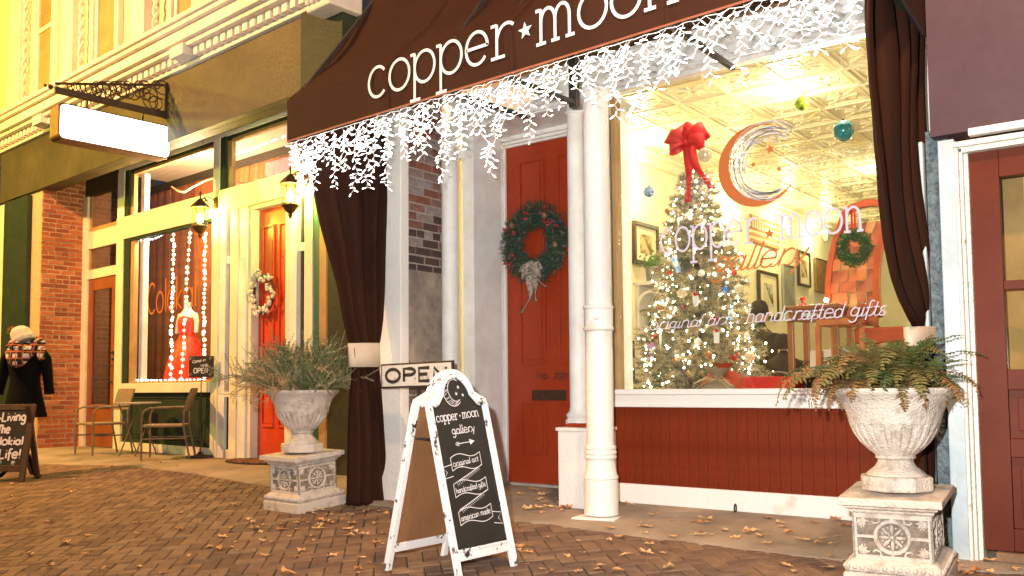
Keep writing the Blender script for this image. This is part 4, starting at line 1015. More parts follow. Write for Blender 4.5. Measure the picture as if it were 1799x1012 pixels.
# heather in the left urn
def sprig_mesh(ln, mat_, seed, droop=.5):
    r = random.Random(seed); mb = MB(); n = 26; p = Vector((0, 0, 0)); pts = []
    for i in range(n+1):
        t = i/n; a = math.radians(84)-droop*t**1.5; pts.append(p.copy()); p = p+Vector((math.cos(a)+r.uniform(-.05, .05), r.uniform(-.08, .08), math.sin(a)))*(ln/n)
    mb.tube(pts, .0018, 4)
    def needles(P_, dens, l0):
        for i in range(1, len(P_)):
            d = (P_[i]-P_[i-1]).normalized()
            for k in range(dens):
                a = r.uniform(0, 2*pi); o_ = d.orthogonal().normalized(); s = (Matrix.Rotation(a, 3, d) @ o_); e = P_[i]+(s*.8+d*.7).normalized()*l0*1.25*r.uniform(.6, 1.1)
                w_ = d.cross(s)*.0026; mb.add([P_[i]-w_, P_[i]+w_, e], [(0, 1, 2)])
    needles(pts[5:], 6, .017)
    for k in range(7):
        i = r.randrange(7, n-3); b0 = pts[i]; dd = Vector((r.uniform(-1, 1), r.uniform(-1, 1), r.uniform(.3, 1.2))).normalized(); br_ = [b0+dd*(.012*j)+Vector((0, 0, .0006*j*j)) for j in range(9)]
        mb.tube(br_, .001, 3); needles(br_, 5, .014)
    me = bpy.data.meshes.new('sprig'); me.from_pydata([tuple(q) for q in mb.v], [], mb.f); me.materials.append(mat_); return me
hg = M('heather_green', (.14, .18, .065), .6, (.08, .09, .035), 12); hb = M('heather_dry', (.52, .36, .18), .7, (.34, .2, .09), 12)
SM = [sprig_mesh(.34, hg, 1, .9), sprig_mesh(.40, hg, 2, 1.3), sprig_mesh(.36, hb, 3, 1.6), sprig_mesh(.30, hg, 4, .3), sprig_mesh(.38, hb, 5, 2.2), sprig_mesh(.42, M('heather_sage', (.34, .31, .17), .65, (.18, .16, .08), 12), 6, 1.2)]
topL = cL+Vector((0, -.035, .46+.47))
hea = thing('heather_plant', 'wispy dry heather and rosemary filling the left stone urn', 'plant', topL)
for i in range(270):
    a = rnd.uniform(0, 2*pi); rr = rnd.uniform(0, .20); dx = math.cos(a-math.radians(217))
    k = rnd.choices(range(6), (3, 3, 2+3*max(0, dx), 3, 1.5+3*max(0, dx), 4))[0]
    inst('sprig', SM[k], hea, (rr*math.cos(a), rr*math.sin(a), 0), (rnd.uniform(-.35, .35), rnd.uniform(-.1, .95)*min(1, rr/.15), a+rnd.uniform(-.6, .6)), (rnd.uniform(.75, 1.4),)*3)
for k in range(10):
    a = math.radians(217)+rnd.uniform(-.6, .6); inst('sprig', SM[rnd.choice((4, 2, 5))], hea, (.2*math.cos(a), .2*math.sin(a), 0), (rnd.uniform(-.3, .3), .75, a), (rnd.uniform(1.1, 1.45),)*3)
for k in range(6):
    a = math.radians(40)+rnd.uniform(-.6, .6); inst('sprig', SM[rnd.choice((2, 5))], hea, (.2*math.cos(a), .2*math.sin(a), 0), (rnd.uniform(-.3, .3), .6, a), (rnd.uniform(.9, 1.1),)*3)

# ================================================================== CHALKBOARD A-FRAME IN FRONT
worn = M('distressed_white', (.74, .73, .74), .55, (.03, .028, .035), 16, .3, 60, lo=.385, hi=.42)
fl_, fr_, bl_ = G(803, 1032), G(908, 992), G(685, 1006)
ax = (fr_-fl_); wdt = .52; ax = Vector((ax.x, ax.y, 0)).normalized()
ay = Vector((-ax.y, ax.x, 0))       # away from the lettered face
af = thing('chalkboard_sign', 'white distressed arched A-frame chalkboard reading copper moon gallery', 'sandwich board', (fl_+fr_)/2+Vector((0, 0, 0)))
org = Vector(((fl_.x+fr_.x)/2, (fl_.y+fr_.y)/2, gz((fl_.y+fr_.y)/2)))
TH = P(795, 648, 4.15)
spread = .575; topc = org+ay*(spread/2); topc.z = 1.005
fup = (topc-org).normalized(); Hh = (topc-org).length
def leaf_frame(o0, upv, nrm, name, boardmat, lettered):
    def Q(a, b, c=0): return o0+ax*a+upv*b+nrm*c
    hw = wdt/2; sh_ = Hh-.215; post_w = .042; part = None
    g = MB()
    for s_ in (-1, 1):
        g.obox(Q(s_*(hw-post_w/2), sh_/2-.0, 0), ax, nrm, upv, post_w/2, .013, sh_/2)
        g.obox(Q(s_*(hw-.008), sh_/2+.02, .016), ax, nrm, upv, .008, .006, sh_/2-.02)
    g.obox(Q(0, .135, 0), ax, nrm, upv, hw-post_w, .012, .026)
    g.obox(Q(0, .165, .012), ax, nrm, upv, hw-post_w, .006, .008)
    # arched crest
    arch = [(-hw, sh_), (-hw+.005, sh_+.03), (-hw+.035, sh_+.045)]+[(.165*math.cos(math.radians(a)), Hh-.175+.175*math.sin(math.radians(a))) for a in range(168, 11, -12)]+[(hw-.035, sh_+.045), (hw-.005, sh_+.03), (hw, sh_)]
    inn = [(-hw+.045, sh_), (-hw+.06, sh_-.01), (-hw+.085, sh_+.0)]+[(.122*math.cos(math.radians(a)), Hh-.185+.135*math.sin(math.radians(a))) for a in range(168, 11, -12)]+[(hw-.085, sh_+.0), (hw-.06, sh_-.01), (hw-.045, sh_)]
    vs = []; m_ = len(arch)
    for c in (-.014, .016):
        for k in range(m_): vs += [Q(*arch[k], c), Q(*inn[k], c)]
    fs = [(2*k, 2*k+1, 2*k+3, 2*k+2) for k in range(m_-1)]+[(2*m_+2*k+2, 2*m_+2*k+3, 2*m_+2*k+1, 2*m_+2*k) for k in range(m_-1)]
    fs += [(2*k, 2*k+2, 2*m_+2*k+2, 2*m_+2*k) for k in range(m_-1)]+[(2*k+3, 2*k+1, 2*m_+2*k+1, 2*m_+2*k+3) for k in range(m_-1)]
    cr_ = MB().add(vs, fs)
    cr_.tube([Q((arch[k][0]+inn[k][0])/2, (arch[k][1]+inn[k][1])/2, .018) for k in range(m_)], .010, 6)
    cr_.tube([Q(*inn[k], .016) for k in range(m_)], .006, 5)
    for s_ in (-1, 1): cr_.ball(Q(s_*(hw-.055), sh_+.012, .02), .022, 8, 6)
    fr0 = g.build('board_frame', worn, af, bevel=.003); cr_.build('arched_crest', worn, af)
    pts = [(-hw+.043, .162), (hw-.043, .162), (hw-.043, sh_+.0)]+[(.13*math.cos(math.radians(a)), Hh-.185+.14*math.sin(math.radians(a))) for a in range(10, 171, 16)]+[(-hw+.043, sh_+.0)]
    n_ = len(pts); vs = [Q(a, b, -.004) for a, b in pts]+[Q(a, b, .004) for a, b in pts]
    bd = MB().add(vs, [tuple(range(n_-1, -1, -1)), tuple(range(n_, 2*n_))]+[(i, (i+1) % n_, (i+1) % n_+n_, i+n_) for i in range(n_)]).build('writing_panel', boardmat, af)
    return Q, bd, sh_
nf = fup.cross(ax); nf = nf if nf.dot(ay) < 0 else -nf
Qf, bdf, shh = leaf_frame(org, fup, nf, 'front', chalk, True)
ob = org+ay*spread; ob.z = gz(ob.y)
bup = (topc-Vector((0, 0, .0))-ob).normalized(); nb_ = bup.cross(ax); nb_ = nb_ if nb_.dot(ay) > 0 else -nb_
hard = M('hardboard', (.25, .12, .05), .6, (.20, .09, .035), 3, .05, 60)
Qb, bdb, _s = leaf_frame(ob, bup, nb_, 'back', hard, False)
MB().tube([Qf(-.215, Hh*.66, -.01), (Qf(-.215, Hh*.66)+Qb(-.215, Hh*.66))/2+Vector((0, 0, -.0)), Qb(-.215, Hh*.66, -.01)], .006, 5).build('strap', black_m, af)
# chalk lettering (panel coordinates: a across, b up)
ck = MB()
KA = 1.3
def KB(b): return b+(Hh-1.22)+(.075+.13*(b-.3)/.6)
def CT(s, a0, a1, b0, b1, xh, wd, **k): text(ck, s, Qf(a0*KA, KB(b0), .0), Qf(a1*KA, KB(b1), .0), fup, nf, xh*1.15, wd*1.05, lift=.006, **k)
CT('copper', -.155, -.012, .735, .745, .030, .005, slab=True); CT('moon', .018, .135, .748, .757, .030, .005, slab=True)
star(ck, Qf(.004, KB(.762), 0), ax, fup, nf, .008, lift=.006)
CT('gallery', -.07, .09, .672, .682, .028, .0045, cursive=True)
def CR(pts, w_=.004): ck.ribbon([Qf(a*KA, KB(b), 0) for a, b in pts], w_, nf, .0058)
CR([(-.05, .625), (.045, .632)]); ck.add([Qf(.035*KA, KB(.645), .006), Qf(.07*KA, KB(.634), .006), (Qf(.038*KA, KB(.617), .006))], [(0, 1, 2)])
for k in range(3): CR([(-.05+.008*k, .635), (-.06+.008*k, .625), (-.05+.008*k, .615)], .003)
mo = (-.02, .885)
CR([(mo[0]+.062*math.cos(math.radians(a)), mo[1]+.075*math.sin(math.radians(a))) for a in range(45, 325, 10)])
CR([(mo[0]+.02+.047*math.cos(math.radians(a)), mo[1]+.004+.055*math.sin(math.radians(a))) for a in range(62, 305, 10)])
r_ = random.Random(2)
for k in range(26):
    a = math.radians(60+240*k/26); CR([(mo[0]+.060*math.cos(a), mo[1]+.073*math.sin(a)), (mo[0]+.018+.047*math.cos(a+r_.uniform(-.3, .3)), mo[1]+.004+.055*math.sin(a+r_.uniform(-.3, .3)))], .002)
for a, b in ((.025, .905), (.005, .872), (.048, .865)): star(ck, Qf(a*KA, KB(b), 0), ax, fup, nf, .013, lift=.006)
def banner(x0, x1, y0, h, ls):
    top_ = [(x0+(x1-x0)*i/10, y0+h/2+.012*math.sin(i/10*2*pi+ls)+.018*i/10) for i in range(11)]; bot_ = [(a, b-h) for a, b in top_]
    CR(top_); CR(bot_); CR([top_[0], bot_[0]]); CR([top_[-1], bot_[-1]]); return top_, bot_
b1 = banner(-.11, .09, .53, .062, 0); b2 = banner(-.12, .10, .405, .062, 0); b3 = banner(-.12, .10, .275, .062, 0)
CT('original art', -.10, .075, .518, .535, .018, .0035, cursive=True)
CT('handcrafted gifts', -.112, .09, .393, .41, .017, .0032, cursive=True)
CT('american made', -.112, .09, .263, .28, .018, .0035, cursive=True)
for (ya_, yb_) in ((.505, .43), (.38, .305)):
    CR([(-.11, yb_+.01), (.0, yb_+.05), (.09, ya_+.01)]); 
    for k in range(16): a = -.10+.17*k/16; y_ = yb_+.018+(ya_-yb_-.02)*k/16; CR([(a, y_), (a+.012, y_-.022+.001*k)], .0022)
for s_, bb, x in ((-1, .53, -.11), (1, .285, .10)): CR([(x, bb+.0), (x+s_*.06, bb-.01+.0), (x+s_*.035, bb-.035), (x+s_*.06, bb-.065), (x, bb-.055)])
ck.build('chalk_lettering', chalk_w, bdf, kind='stuff')

# ================================================================== OPEN SIGN BEHIND THE A-FRAME
a0, a1 = P(671, 641, 5.3), P(797, 634, 5.3)
os_ = thing('open_sign', 'worn white and black framed OPEN sign half hidden behind the arched chalkboard', 'sign', (a0+a1)/2+Vector((0, 0, -.2)))
rx = (a1-a0); L_ = rx.length; rx.normalize(); upz = Vector((0, 0, 1)); uz = (upz-rx*rx.dot(upz)).normalized(); ny = rx.cross(uz); ny = ny if ny.y < 0 else -ny
ctr = (a0+a1)/2-uz*.095
MB().obox(ctr, rx, ny, uz, L_/2, .012, .10).build('board_frame', black_m, os_, bevel=.003)
bd = MB().obox(ctr+ny*.004, rx, ny, uz, L_/2-.015, .012, .085).build('sign_face', M('worn_sign_white', (.62, .60, .55), .7, (.35, .32, .28), 18, .2, 60, lo=.35, hi=.45), os_)
ltr = MB(); text(ltr, 'OPEN', ctr-rx*(L_/2-.05)-uz*.05, ctr+rx*(L_/2-.03)-uz*.05, uz, ny, .068, .027, lift=.018)
ltr.build('lettering', black_m, bd, kind='stuff')
MB().tube([ctr-uz*.10-ny*(-.0)+ny*-.01, Vector((ctr.x, ctr.y+.02, gz(5.3)+.02))], .010, 8).build('pole', black_m, os_)
MB().lathe([(.14, 0), (.14, .015), (.03, .03)], (ctr.x, ctr.y+.02, gz(5.3)-.005), 20).build('base', black_m, os_)

# ================================================================== WREATHS
def needle_ring(R0, r0, n, ln, wid, seed, flat=1., outer=1.):
    r = random.Random(seed); mb = MB()
    for i in range(n):
        a = r.uniform(0, 2*pi); b = r.uniform(0, 2*pi); q = r0*math.sqrt(r.random())
        c = Vector((math.cos(a)*(R0+q*math.cos(b)), -abs(q*math.sin(b))*flat-.01, math.sin(a)*(R0+q*math.cos(b))))
        tang = Vector((-math.sin(a), 0, math.cos(a))); rad = Vector((math.cos(a), 0, math.sin(a)))
        d = (tang*r.uniform(-.3, 1.1)+rad*r.uniform(-.8, 1)*outer+Vector((0, -r.uniform(0, 1), 0))).normalized()
        for k in range(6):
            p = c+d*(ln*.25*k)
            for s_ in (-1, 1):
                sd = (d.cross(Vector((r.uniform(-1, 1), r.uniform(-1, 1), r.uniform(-1, 1)))).normalized()*s_+d*.8).normalized()
                w_ = d.cross(sd).normalized()*wid; mb.add([p-w_, p+w_, p+sd*ln*.55], [(0, 1, 2)])
    return mb
wy = 6.64
wc = P(946, 428, wy)
wr = thing('fir_wreath', 'large green fir wreath with red berries and burlap bow on the dark red door', 'wreath', wc)
mb = needle_ring(.255, .115, 2600, .036, .0024, 4); mb.build('fir_twigs', M('fir_green', (.045, .085, .05), .6, (.02, .045, .03), 20), wr, 'local', kind='stuff')
needle_ring(.26, .11, 260, .035, .0022, 8).build('pale_twigs', M('fir_pale', (.20, .20, .15), .7, (.12, .12, .08), 20), wr, 'local', kind='stuff')
MB().tube([(.26*math.cos(a), .0, .26*math.sin(a)) for a in [2*pi*i/30 for i in range(30)]], .035, 6, closed=True).build('ring', M('twig_brown', (.05, .035, .02), .9), wr, 'local')
r_ = random.Random(9); be = MB()
for a0_ in (100, 62, 45, 155, 200, 215, 30):
    for k in range(5):
        a = math.radians(a0_+r_.uniform(-8, 8)); q = .26+r_.uniform(-.04, .09); be.ball((q*math.cos(a), -.10-r_.uniform(0, .03), q*math.sin(a)), .012, 8, 6)
be.build('berries', M('berry_red', (.5, .01, .02), .3), wr, 'local', smooth=True, kind='stuff')
for a0_ in (55, 140, 350): MB().ball((.27*math.cos(math.radians(a0_)), -.12, .27*math.sin(math.radians(a0_))), .025, 8, 6, sz=1.2).build('pine_cone', M('pine_cone', (.25, .16, .09), .8, (.1, .06, .03), 40), wr, 'local')
def bow(parent, c, s, mat_, tails, seed=0):
    c = Vector(c); r = random.Random(seed)
    for (a, l) in ((25, 1), (155, 1), (60, .8), (120, .8), (-10, .85), (190, .85)):
        a = math.radians(a); d = Vector((math.cos(a), 0, math.sin(a))); w_ = Vector((-d.z, -.35, d.x)).normalized()*s*.36
        mb = MB(); vs = []
        for i in range(13):
            t = i/12*2*pi; q = c+d*(s*l*(1-math.cos(t))/2*1.0)+Vector((0, -.30*s-.26*s*math.sin(t), 0))+Vector((0, 0, .05*s*math.sin(t)))
            ww = w_*(.35+.65*(1-math.cos(t))/2); vs += [q-ww, q+ww]
        mb.add(vs, [(2*i, 2*i+1, 2*i+3, 2*i+2) for i in range(12)]); o = mb.build('bow_loop', mat_, parent, 'local', smooth=True); solid(o, .002)
    for (dx, ln, tw) in tails:
        mb = MB(); vs = []
        for i in range(15):
            t = i/14; q = c+Vector((dx*t+.03*math.sin(t*5+dx*9)*tw, -.32*s+.16*s*t-.015*math.sin(t*7), -ln*t)); ww = Vector((s*.17, .02*math.sin(t*6), .0)); vs += [q-ww, q+ww]
        mb.add(vs, [(2*i, 2*i+1, 2*i+3, 2*i+2) for i in range(14)]); o = mb.build('ribbon_tail', mat_, parent, 'local', smooth=True); solid(o, .002)
    MB().ball(c+Vector((0, -.36*s, 0)), s*.18, 8, 6).build('bow_knot', mat_, parent, 'local', smooth=True)
bow(wr, (-.005, -.07, -.27), .125, M('plaid_burlap', (.40, .33, .25), .9, (.18, .15, .13), 50, .3, 150, lo=.42, hi=.55), [(-.10, .36, 1), (-.02, .24, .4), (.06, .26, 1), (.15, .14, 1)])
# cotton wreath on the bright red door
cw = L(465, 517, 6.55)
wt = thing('cotton_wreath', 'small white cotton boll wreath on the bright red shop door', 'wreath', L2W(cw), -RL)
r_ = random.Random(6); cb = MB()
for i in range(62):
    a = i/62*2*pi*1.0+r_.uniform(-.05, .05); q = .215+r_.uniform(-.055, .06); c = Vector((q*math.cos(a), -.03-r_.uniform(0, .06), q*math.sin(a)*1.12))
    for k in range(4): cb.ball(c+Vector((r_.uniform(-.016, .016), r_.uniform(-.01, .01), r_.uniform(-.016, .016))), r_.uniform(.014, .022), 7, 5)
cb.build('cotton_bolls', M('cotton', (.80, .74, .64), .95, (.7, .62, .5), 30, .4, 80), wt, 'local', smooth=True, kind='stuff')
MB().tube([(.215*math.cos(a), -.02, .215*1.12*math.sin(a)) for a in [2*pi*i/30 for i in range(30)]], .02, 6, closed=True).build('ring', M('twig_brown', (.05, .035, .02), .9), wt, 'local')
needle_ring(.215, .06, 90, .04, .002, 3).build('twigs', M('twig_tan', (.25, .15, .08), .9), wt, 'local', kind='stuff')

# ================================================================== DOORMAT
mc_ = Vector((-9.28, 6.98, .012))
mt = thing('doormat', 'oval brown patterned doormat on the concrete before the bright red door', 'doormat', mc_, -RL+math.radians(-3))
MB().add([(0, 0, 0)], []).lathe([(.0, 0), (1, 0), (1, .012), (.97, .015), (.0, .015)], (0, 0, 0), 48)
m_ = MB().lathe([(1, 0), (1, .012), (.96, .016)], (0, 0, 0), 48); m_.v = [Vector((q.x*.52, q.y*.30, q.z)) for q in m_.v]
m_.build('mat_base', M('mat_rubber', (.03, .02, .015), .9), mt, 'local')
mm = M('mat_pattern', (.32, .13, .05), .95, (.05, .03, .02), 18, .6, 80, lo=.46, hi=.54)
m_ = MB(); 
for i in range(14):
    for j in range(8):
        x, y = -.47+.0725*i, -.25+.072*j
        if (x/.49)**2+(y/.27)**2 < .95: m_.box(x-.03, x+.03, y-.03, y+.03, .016, .021)
m_.build('mat_tufts', mm, mt, 'local', kind='stuff')

# ================================================================== CAFE CHAIRS AND TABLE
wick = M('tan_wicker', (.30, .21, .135), .7, (.19, .13, .08), 25, .4, 150)
tubem = M('bronze_tube', (.20, .14, .09), .4, (.09, .06, .04), 10, .1)
def chair(label, loc, rz):
    t = thing('cafe_chair', label, 'chair', loc, rz, 'tan cafe armchairs by the shop window')
    W, D, SH, BH = .27, .24, .43, .90      # chair faces -y
    for s_ in (-1, 1):
        MB().tube([(s_*W, -D, 0), (s_*W, -D, .56), (s_*W, -D+.03, .63), (s_*W, -D+.10, .66), (s_*W, D*.9, .665), (s_*W*.92, D+.03, .665)], .013, 8).build('front_leg', tubem, t, 'local', smooth=True)
        MB().tube([(s_*W*.88, D+.10, 0), (s_*W*.86, D+.02, .40), (s_*W*.86, D+.02, .60), (s_*W*.86, D+.11, BH)], .013, 8).build('rear_leg', tubem, t, 'local', smooth=True)
        MB().tube([(s_*W, -D, .27), (s_*W*.87, D+.05, .27)], .009, 6).build('side_rail', tubem, t, 'local')
    MB().tube([(-W, -D*.1, .27), (W, -D*.1, .27)], .009, 6).build('stretcher', tubem, t, 'local')
    MB().obox((0, 0, SH), X_, Y_, Z_, W-.012, D+.01, .016).build('seat', wick, t, 'local', bevel=.012)
    d = Vector((0, .09, .30)).normalized(); n_ = d.cross(X_)
    MB().obox(Vector((0, D+.075, .765)), X_, n_, d, W*.86, .012, .155).build('backrest', wick, t, 'local', bevel=.01)
    return t
def sg_(x, y): return Vector((x, y, gz(y)+.009))
ch = chair('tan wicker armchair nearest the narrow orange door, left of the cafe table', (0, 0, 0), 0)
c2_ = copy_tree(ch, sg_(-10.80, 6.70), math.radians(-42), label='tan wicker armchair right of the cafe table, next to the small sign stand')
for o in [c2_]+[q for q in COL.objects if q.parent == c2_]: BASE[o.name] = BASE[ch.name]
ch.location = sg_(-12.32, 6.66); ch.rotation_euler = (0, 0, math.radians(-4))
tb = thing('cafe_table', 'small round folding cafe table between the two wicker armchairs', 'table', sg_(-11.64, 6.80))
MB().lathe([(.29, .70), (.30, .705), (.30, .722), (.29, .725)], (0, 0, 0), 36).build('tabletop', M('slate_tabletop', (.36, .31, .27), .35, (.28, .24, .2), 5), tb, 'local', smooth=True)
for a in (0, pi/2):
    for s_ in (-1, 1):
        R = Matrix.Rotation(a*.0+math.radians(25), 3, 'Z'); o_ = s_*(.12 if a else .15)
        p0 = R @ Vector((o_, -.22 if a else .22, 0)); p1 = R @ Vector((o_, .20 if a else -.20, .70)); MB().tube([p0, p1], .009, 6).build('leg', tubem, tb, 'local')

# ================================================================== COME-IN SIGN ON A STAND
sp0 = Vector((-10.52, 7.03, .01)); ss = thing('sign_stand', 'small black come in we are open sign on a thin stand beside the sidelight', 'sign stand', sp0, math.radians(28))
k_ = MB().sq([(.13, 0), (.13, .02), (.10, .03), (.04, .04), (.02, .07), (.012, .08)]); k_.build('base', rust, ss, 'local')
MB().tube([(0, 0, .05), (0, 0, 1.06)], .007, 6).build('pole', rust, ss, 'local')
fb = MB().box(-.172, .172, -.012, .012, 1.05, 1.33).build('board_frame', rust, ss, 'local', bevel=.004)
MB().box(-.158, .158, -.016, -.0125, 1.063, 1.317).build('board', chalk, fb, 'local') if False else None
bb_ = MB().box(-.158, .158, -.016, -.0125, 1.063, 1.317); bb_ = bb_.build('board', chalk, ss, 'local')
tt = MB(); text(tt, 'Come in', (-.12, -.017, 1.235), (.07, -.017, 1.262), Z_, -Y_, .025, .006, cursive=True, slant=.3)
text(tt, "WE'RE", (.0, -.017, 1.185), (.11, -.017, 1.185), Z_, -Y_, .022, .006); text(tt, 'OPEN', (-.10, -.017, 1.105), (.11, -.017, 1.105), Z_, -Y_, .042, .012)
for s_ in (-1, 1):
    for z in (1.085, 1.295): tt.ribbon([(s_*.14+.018*math.cos(a), -.017, z+.014*math.sin(a)) for a in [i*.6 for i in range(9)]], .003, -Y_, .001)
tt.build('lettering', chalk_w, bb_, 'local', kind='stuff')
tp = MB().tube([(-.10+.2*i/10, 0, 1.33+.11*math.sin(pi*i/10)) for i in range(11)], .005, 5).tube([(.0, 0, 1.44), (-.02, 0, 1.47), (.0, 0, 1.49), (.02, 0, 1.47), (0, 0, 1.44)], .004, 5)
for i in range(1, 6): tp.tube([(-.10+.2*i/6, 0, 1.33), (-.10+.2*i/6, 0, 1.33+.11*math.sin(pi*i/6))], .003, 4)
tp.build('scroll_top', rust, ss, 'local'); MB().tube([(-.02, 0, 1.04), (.10, 0, 1.035), (.14, 0, 1.045), (.15, 0, 1.03)], .005, 5).build('hook', rust, ss, 'local')

# ================================================================== DRESS FORM WITH COAT, SCARF AND HAT
mp = G(58, 832); mp = Vector((-10.98, 5.0, gz(5.0)))
ma = thing('dress_form', 'black dress form on a carved stand in dark coat, plaid scarf and white hat', 'mannequin', mp, math.radians(30))
blk = M('black_lacquer', (.012, .009, .008), .25); cloth_b = M('black_cloth', (.0035, .003, .003), .9, (.006, .005, .005), 6, .2, 150, spec=.1)
MB().lathe([(.03, .18), (.045, .2), (.05, .24), (.03, .27), (.028, .30), (.045, .38), (.05, .44), (.03, .56), (.022, .60), (.035, .62), (.035, .64), (.02, .66), (.02, .95)], (0, 0, 0), 16).build('post', blk, ma, 'local', smooth=True)
for k in range(3):
    a = math.radians(-20+120*k); c_ = Vector((math.cos(a), math.sin(a), 0))
    MB().tube([c_*.03+Z_*.27, c_*.07+Z_*.26, c_*.12+Z_*.19, c_*.16+Z_*.09, c_*.20+Z_*.035, c_*.25+Z_*.03, c_*.27+Z_*.04], [.028, .03, .028, .024, .022, .024, .016], 8).build('foot', blk, ma, 'local', smooth=True)
def ellip(rows, n=28):
    mb = MB(); vs = []
    for (z, rx_, ry_, cx_, cy_) in rows:
        for k in range(n): a = 2*pi*k/n; vs.append((cx_+rx_*math.cos(a), cy_+ry_*math.sin(a), z))
    m_ = len(rows); fs = [(i*n+k, i*n+(k+1) % n, (i+1)*n+(k+1) % n, (i+1)*n+k) for i in range(m_-1) for k in range(n)]
    return mb.add(vs, fs+[tuple(range(n-1, -1, -1)), tuple((m_-1)*n+k for k in range(n))])
ct = ellip([(.70, .215, .16, 0, 0), (.72, .218, .165, 0, 0), (.90, .185, .14, 0, 0), (1.05, .16, .12, 0, 0), (1.14, .152, .11, 0, 0), (1.26, .17, .125, 0, 0), (1.36, .19, .13, 0, 0), (1.44, .20, .11, 0, 0), (1.49, .155, .085, 0, 0), (1.52, .06, .06, 0, 0)])
for i, q in enumerate(ct.v):
    if q.z < 1.0: a = math.atan2(q.y, q.x); f_ = 1+.07*math.sin(a*8)*(1.0-q.z)/.3; ct.v[i] = Vector((q.x*f_, q.y*f_, q.z))
ct.build('coat_dress', cloth_b, ma, 'local', smooth=True)
for s_ in (-1, 1):
    MB().tube([(s_*.17, 0, 1.45), (s_*.215, 0, 1.38), (s_*.245, .0, 1.2), (s_*.27, -.01, 1.05), (s_*.285, -.02, .97)], [.055, .06, .052, .046, .05], 10).build('sleeve', cloth_b, ma, 'local', smooth=True)
ma_pl = M('plaid_scarf', (.55, .50, .45), .95, (.03, .02, .02), 14, .3, 80, lo=.49, hi=.51)
def plaid():
    m = bpy.data.materials.new('plaid_wool'); m.use_nodes = True; t = m.node_tree; b = t.nodes['Principled BSDF']; b.inputs['Roughness'].default_value = .95
    tc = t.nodes.new('ShaderNodeTexCoord'); prev = None
    specs = [('X', 14, 0, (.02, .015, .015), .52), ('Z', 16, 1, (.02, .015, .015), .52), ('X', 22, 2, (.45, .12, .04), .93), ('Z', 18, .5, (.45, .12, .04), .93)]
    base = t.nodes.new('ShaderNodeRGB'); base.outputs[0].default_value = (.62, .56, .50, 1); prev = base.outputs[0]
    for ax_, sc, ph, c, th in specs:
        wv = t.nodes.new('ShaderNodeTexWave'); wv.bands_direction = ax_; wv.inputs['Scale'].default_value = sc*.22; wv.inputs['Phase Offset'].default_value = ph; wv.inputs['Distortion'].default_value = 1.2
        t.links.new(tc.outputs['Object'], wv.inputs['Vector']); gt = t.nodes.new('ShaderNodeMath'); gt.operation = 'GREATER_THAN'; gt.inputs[1].default_value = th
        t.links.new(wv.outputs['Fac'], gt.inputs[0]); mx = t.nodes.new('ShaderNodeMix'); mx.data_type = 'RGBA'
        t.links.new(gt.outputs[0], mx.inputs[0]); t.links.new(prev, mx.inputs[6]); mx.inputs[7].default_value = (*c, 1); prev = mx.outputs[2]
    t.links.new(prev, b.inputs['Base Color']); return m
plm = plaid()
sc_ = MB(); n = 60
sc_.tube([(.135*math.cos(a)*(1+.1*math.sin(3*a)), .10*math.sin(a)-.01, 1.53+.03*math.sin(2*a)-.03*math.sin(a)*-1) for a in [2*pi*i/n for i in range(n)]], [.052+.010*math.sin(i*.8)+.006*math.sin(i*2.1) for i in range(n)], 12, closed=True)
sc_.build('scarf', plm, ma, 'local', smooth=True)
s2 = ellip([(1.27, .03, .02, 0, -.14), (1.31, .08, .035, .0, -.14), (1.38, .13, .06, .0, -.12), (1.45, .17, .09, 0, -.08), (1.52, .16, .10, .0, -.03)]); s2.build('scarf_drape', plm, ma, 'local', smooth=True)
MB().tube([(.16, -.02, 1.5), (.20, -.05, 1.42), (.22, -.06, 1.36)], [.05, .045, .03], 10).build('scarf_end', plm, ma, 'local', smooth=True)
htm = M('cream_knit', (.72, .66, .56), .95, (.6, .54, .44), 25, .6, 90)
hc = MB().lathe([(.105, 0), (.11, .02), (.112, .05), (.108, .056), (.11, .09), (.095, .14), (.065, .175), (.03, .19)], (0, 0, 0), 28)
Rm = Matrix.Rotation(math.radians(-28), 3, 'Y'); hc.v = [Rm @ (q*(1+.02*math.sin(math.atan2(q.y, q.x)*14)))+Vector((-.01, 0, 1.585)) for q in hc.v]
hc.build('knit_hat', htm, ma, 'local', smooth=True)
pm_ = MB(); r_ = random.Random(4); pc = Vector((-.15, 0, 1.74))-Vector((.0, .0, .03))
pm_.ball(pc, .045, 10, 8)
for i in range(500):
    d = Vector((r_.gauss(0, 1), r_.gauss(0, 1), r_.gauss(0, 1))).normalized(); w_ = d.orthogonal().normalized()*.002; pm_.add([pc+d*.04-w_, pc+d*.04+w_, pc+d*r_.uniform(.058, .07)], [(0, 1, 2)])
pm_.build('fur_pompom', M('tan_fur', (.36, .17, .07), .95, (.22, .1, .04), 60), ma, 'local', kind='stuff')
ma.scale = (1.14, 1.1, 1.0)

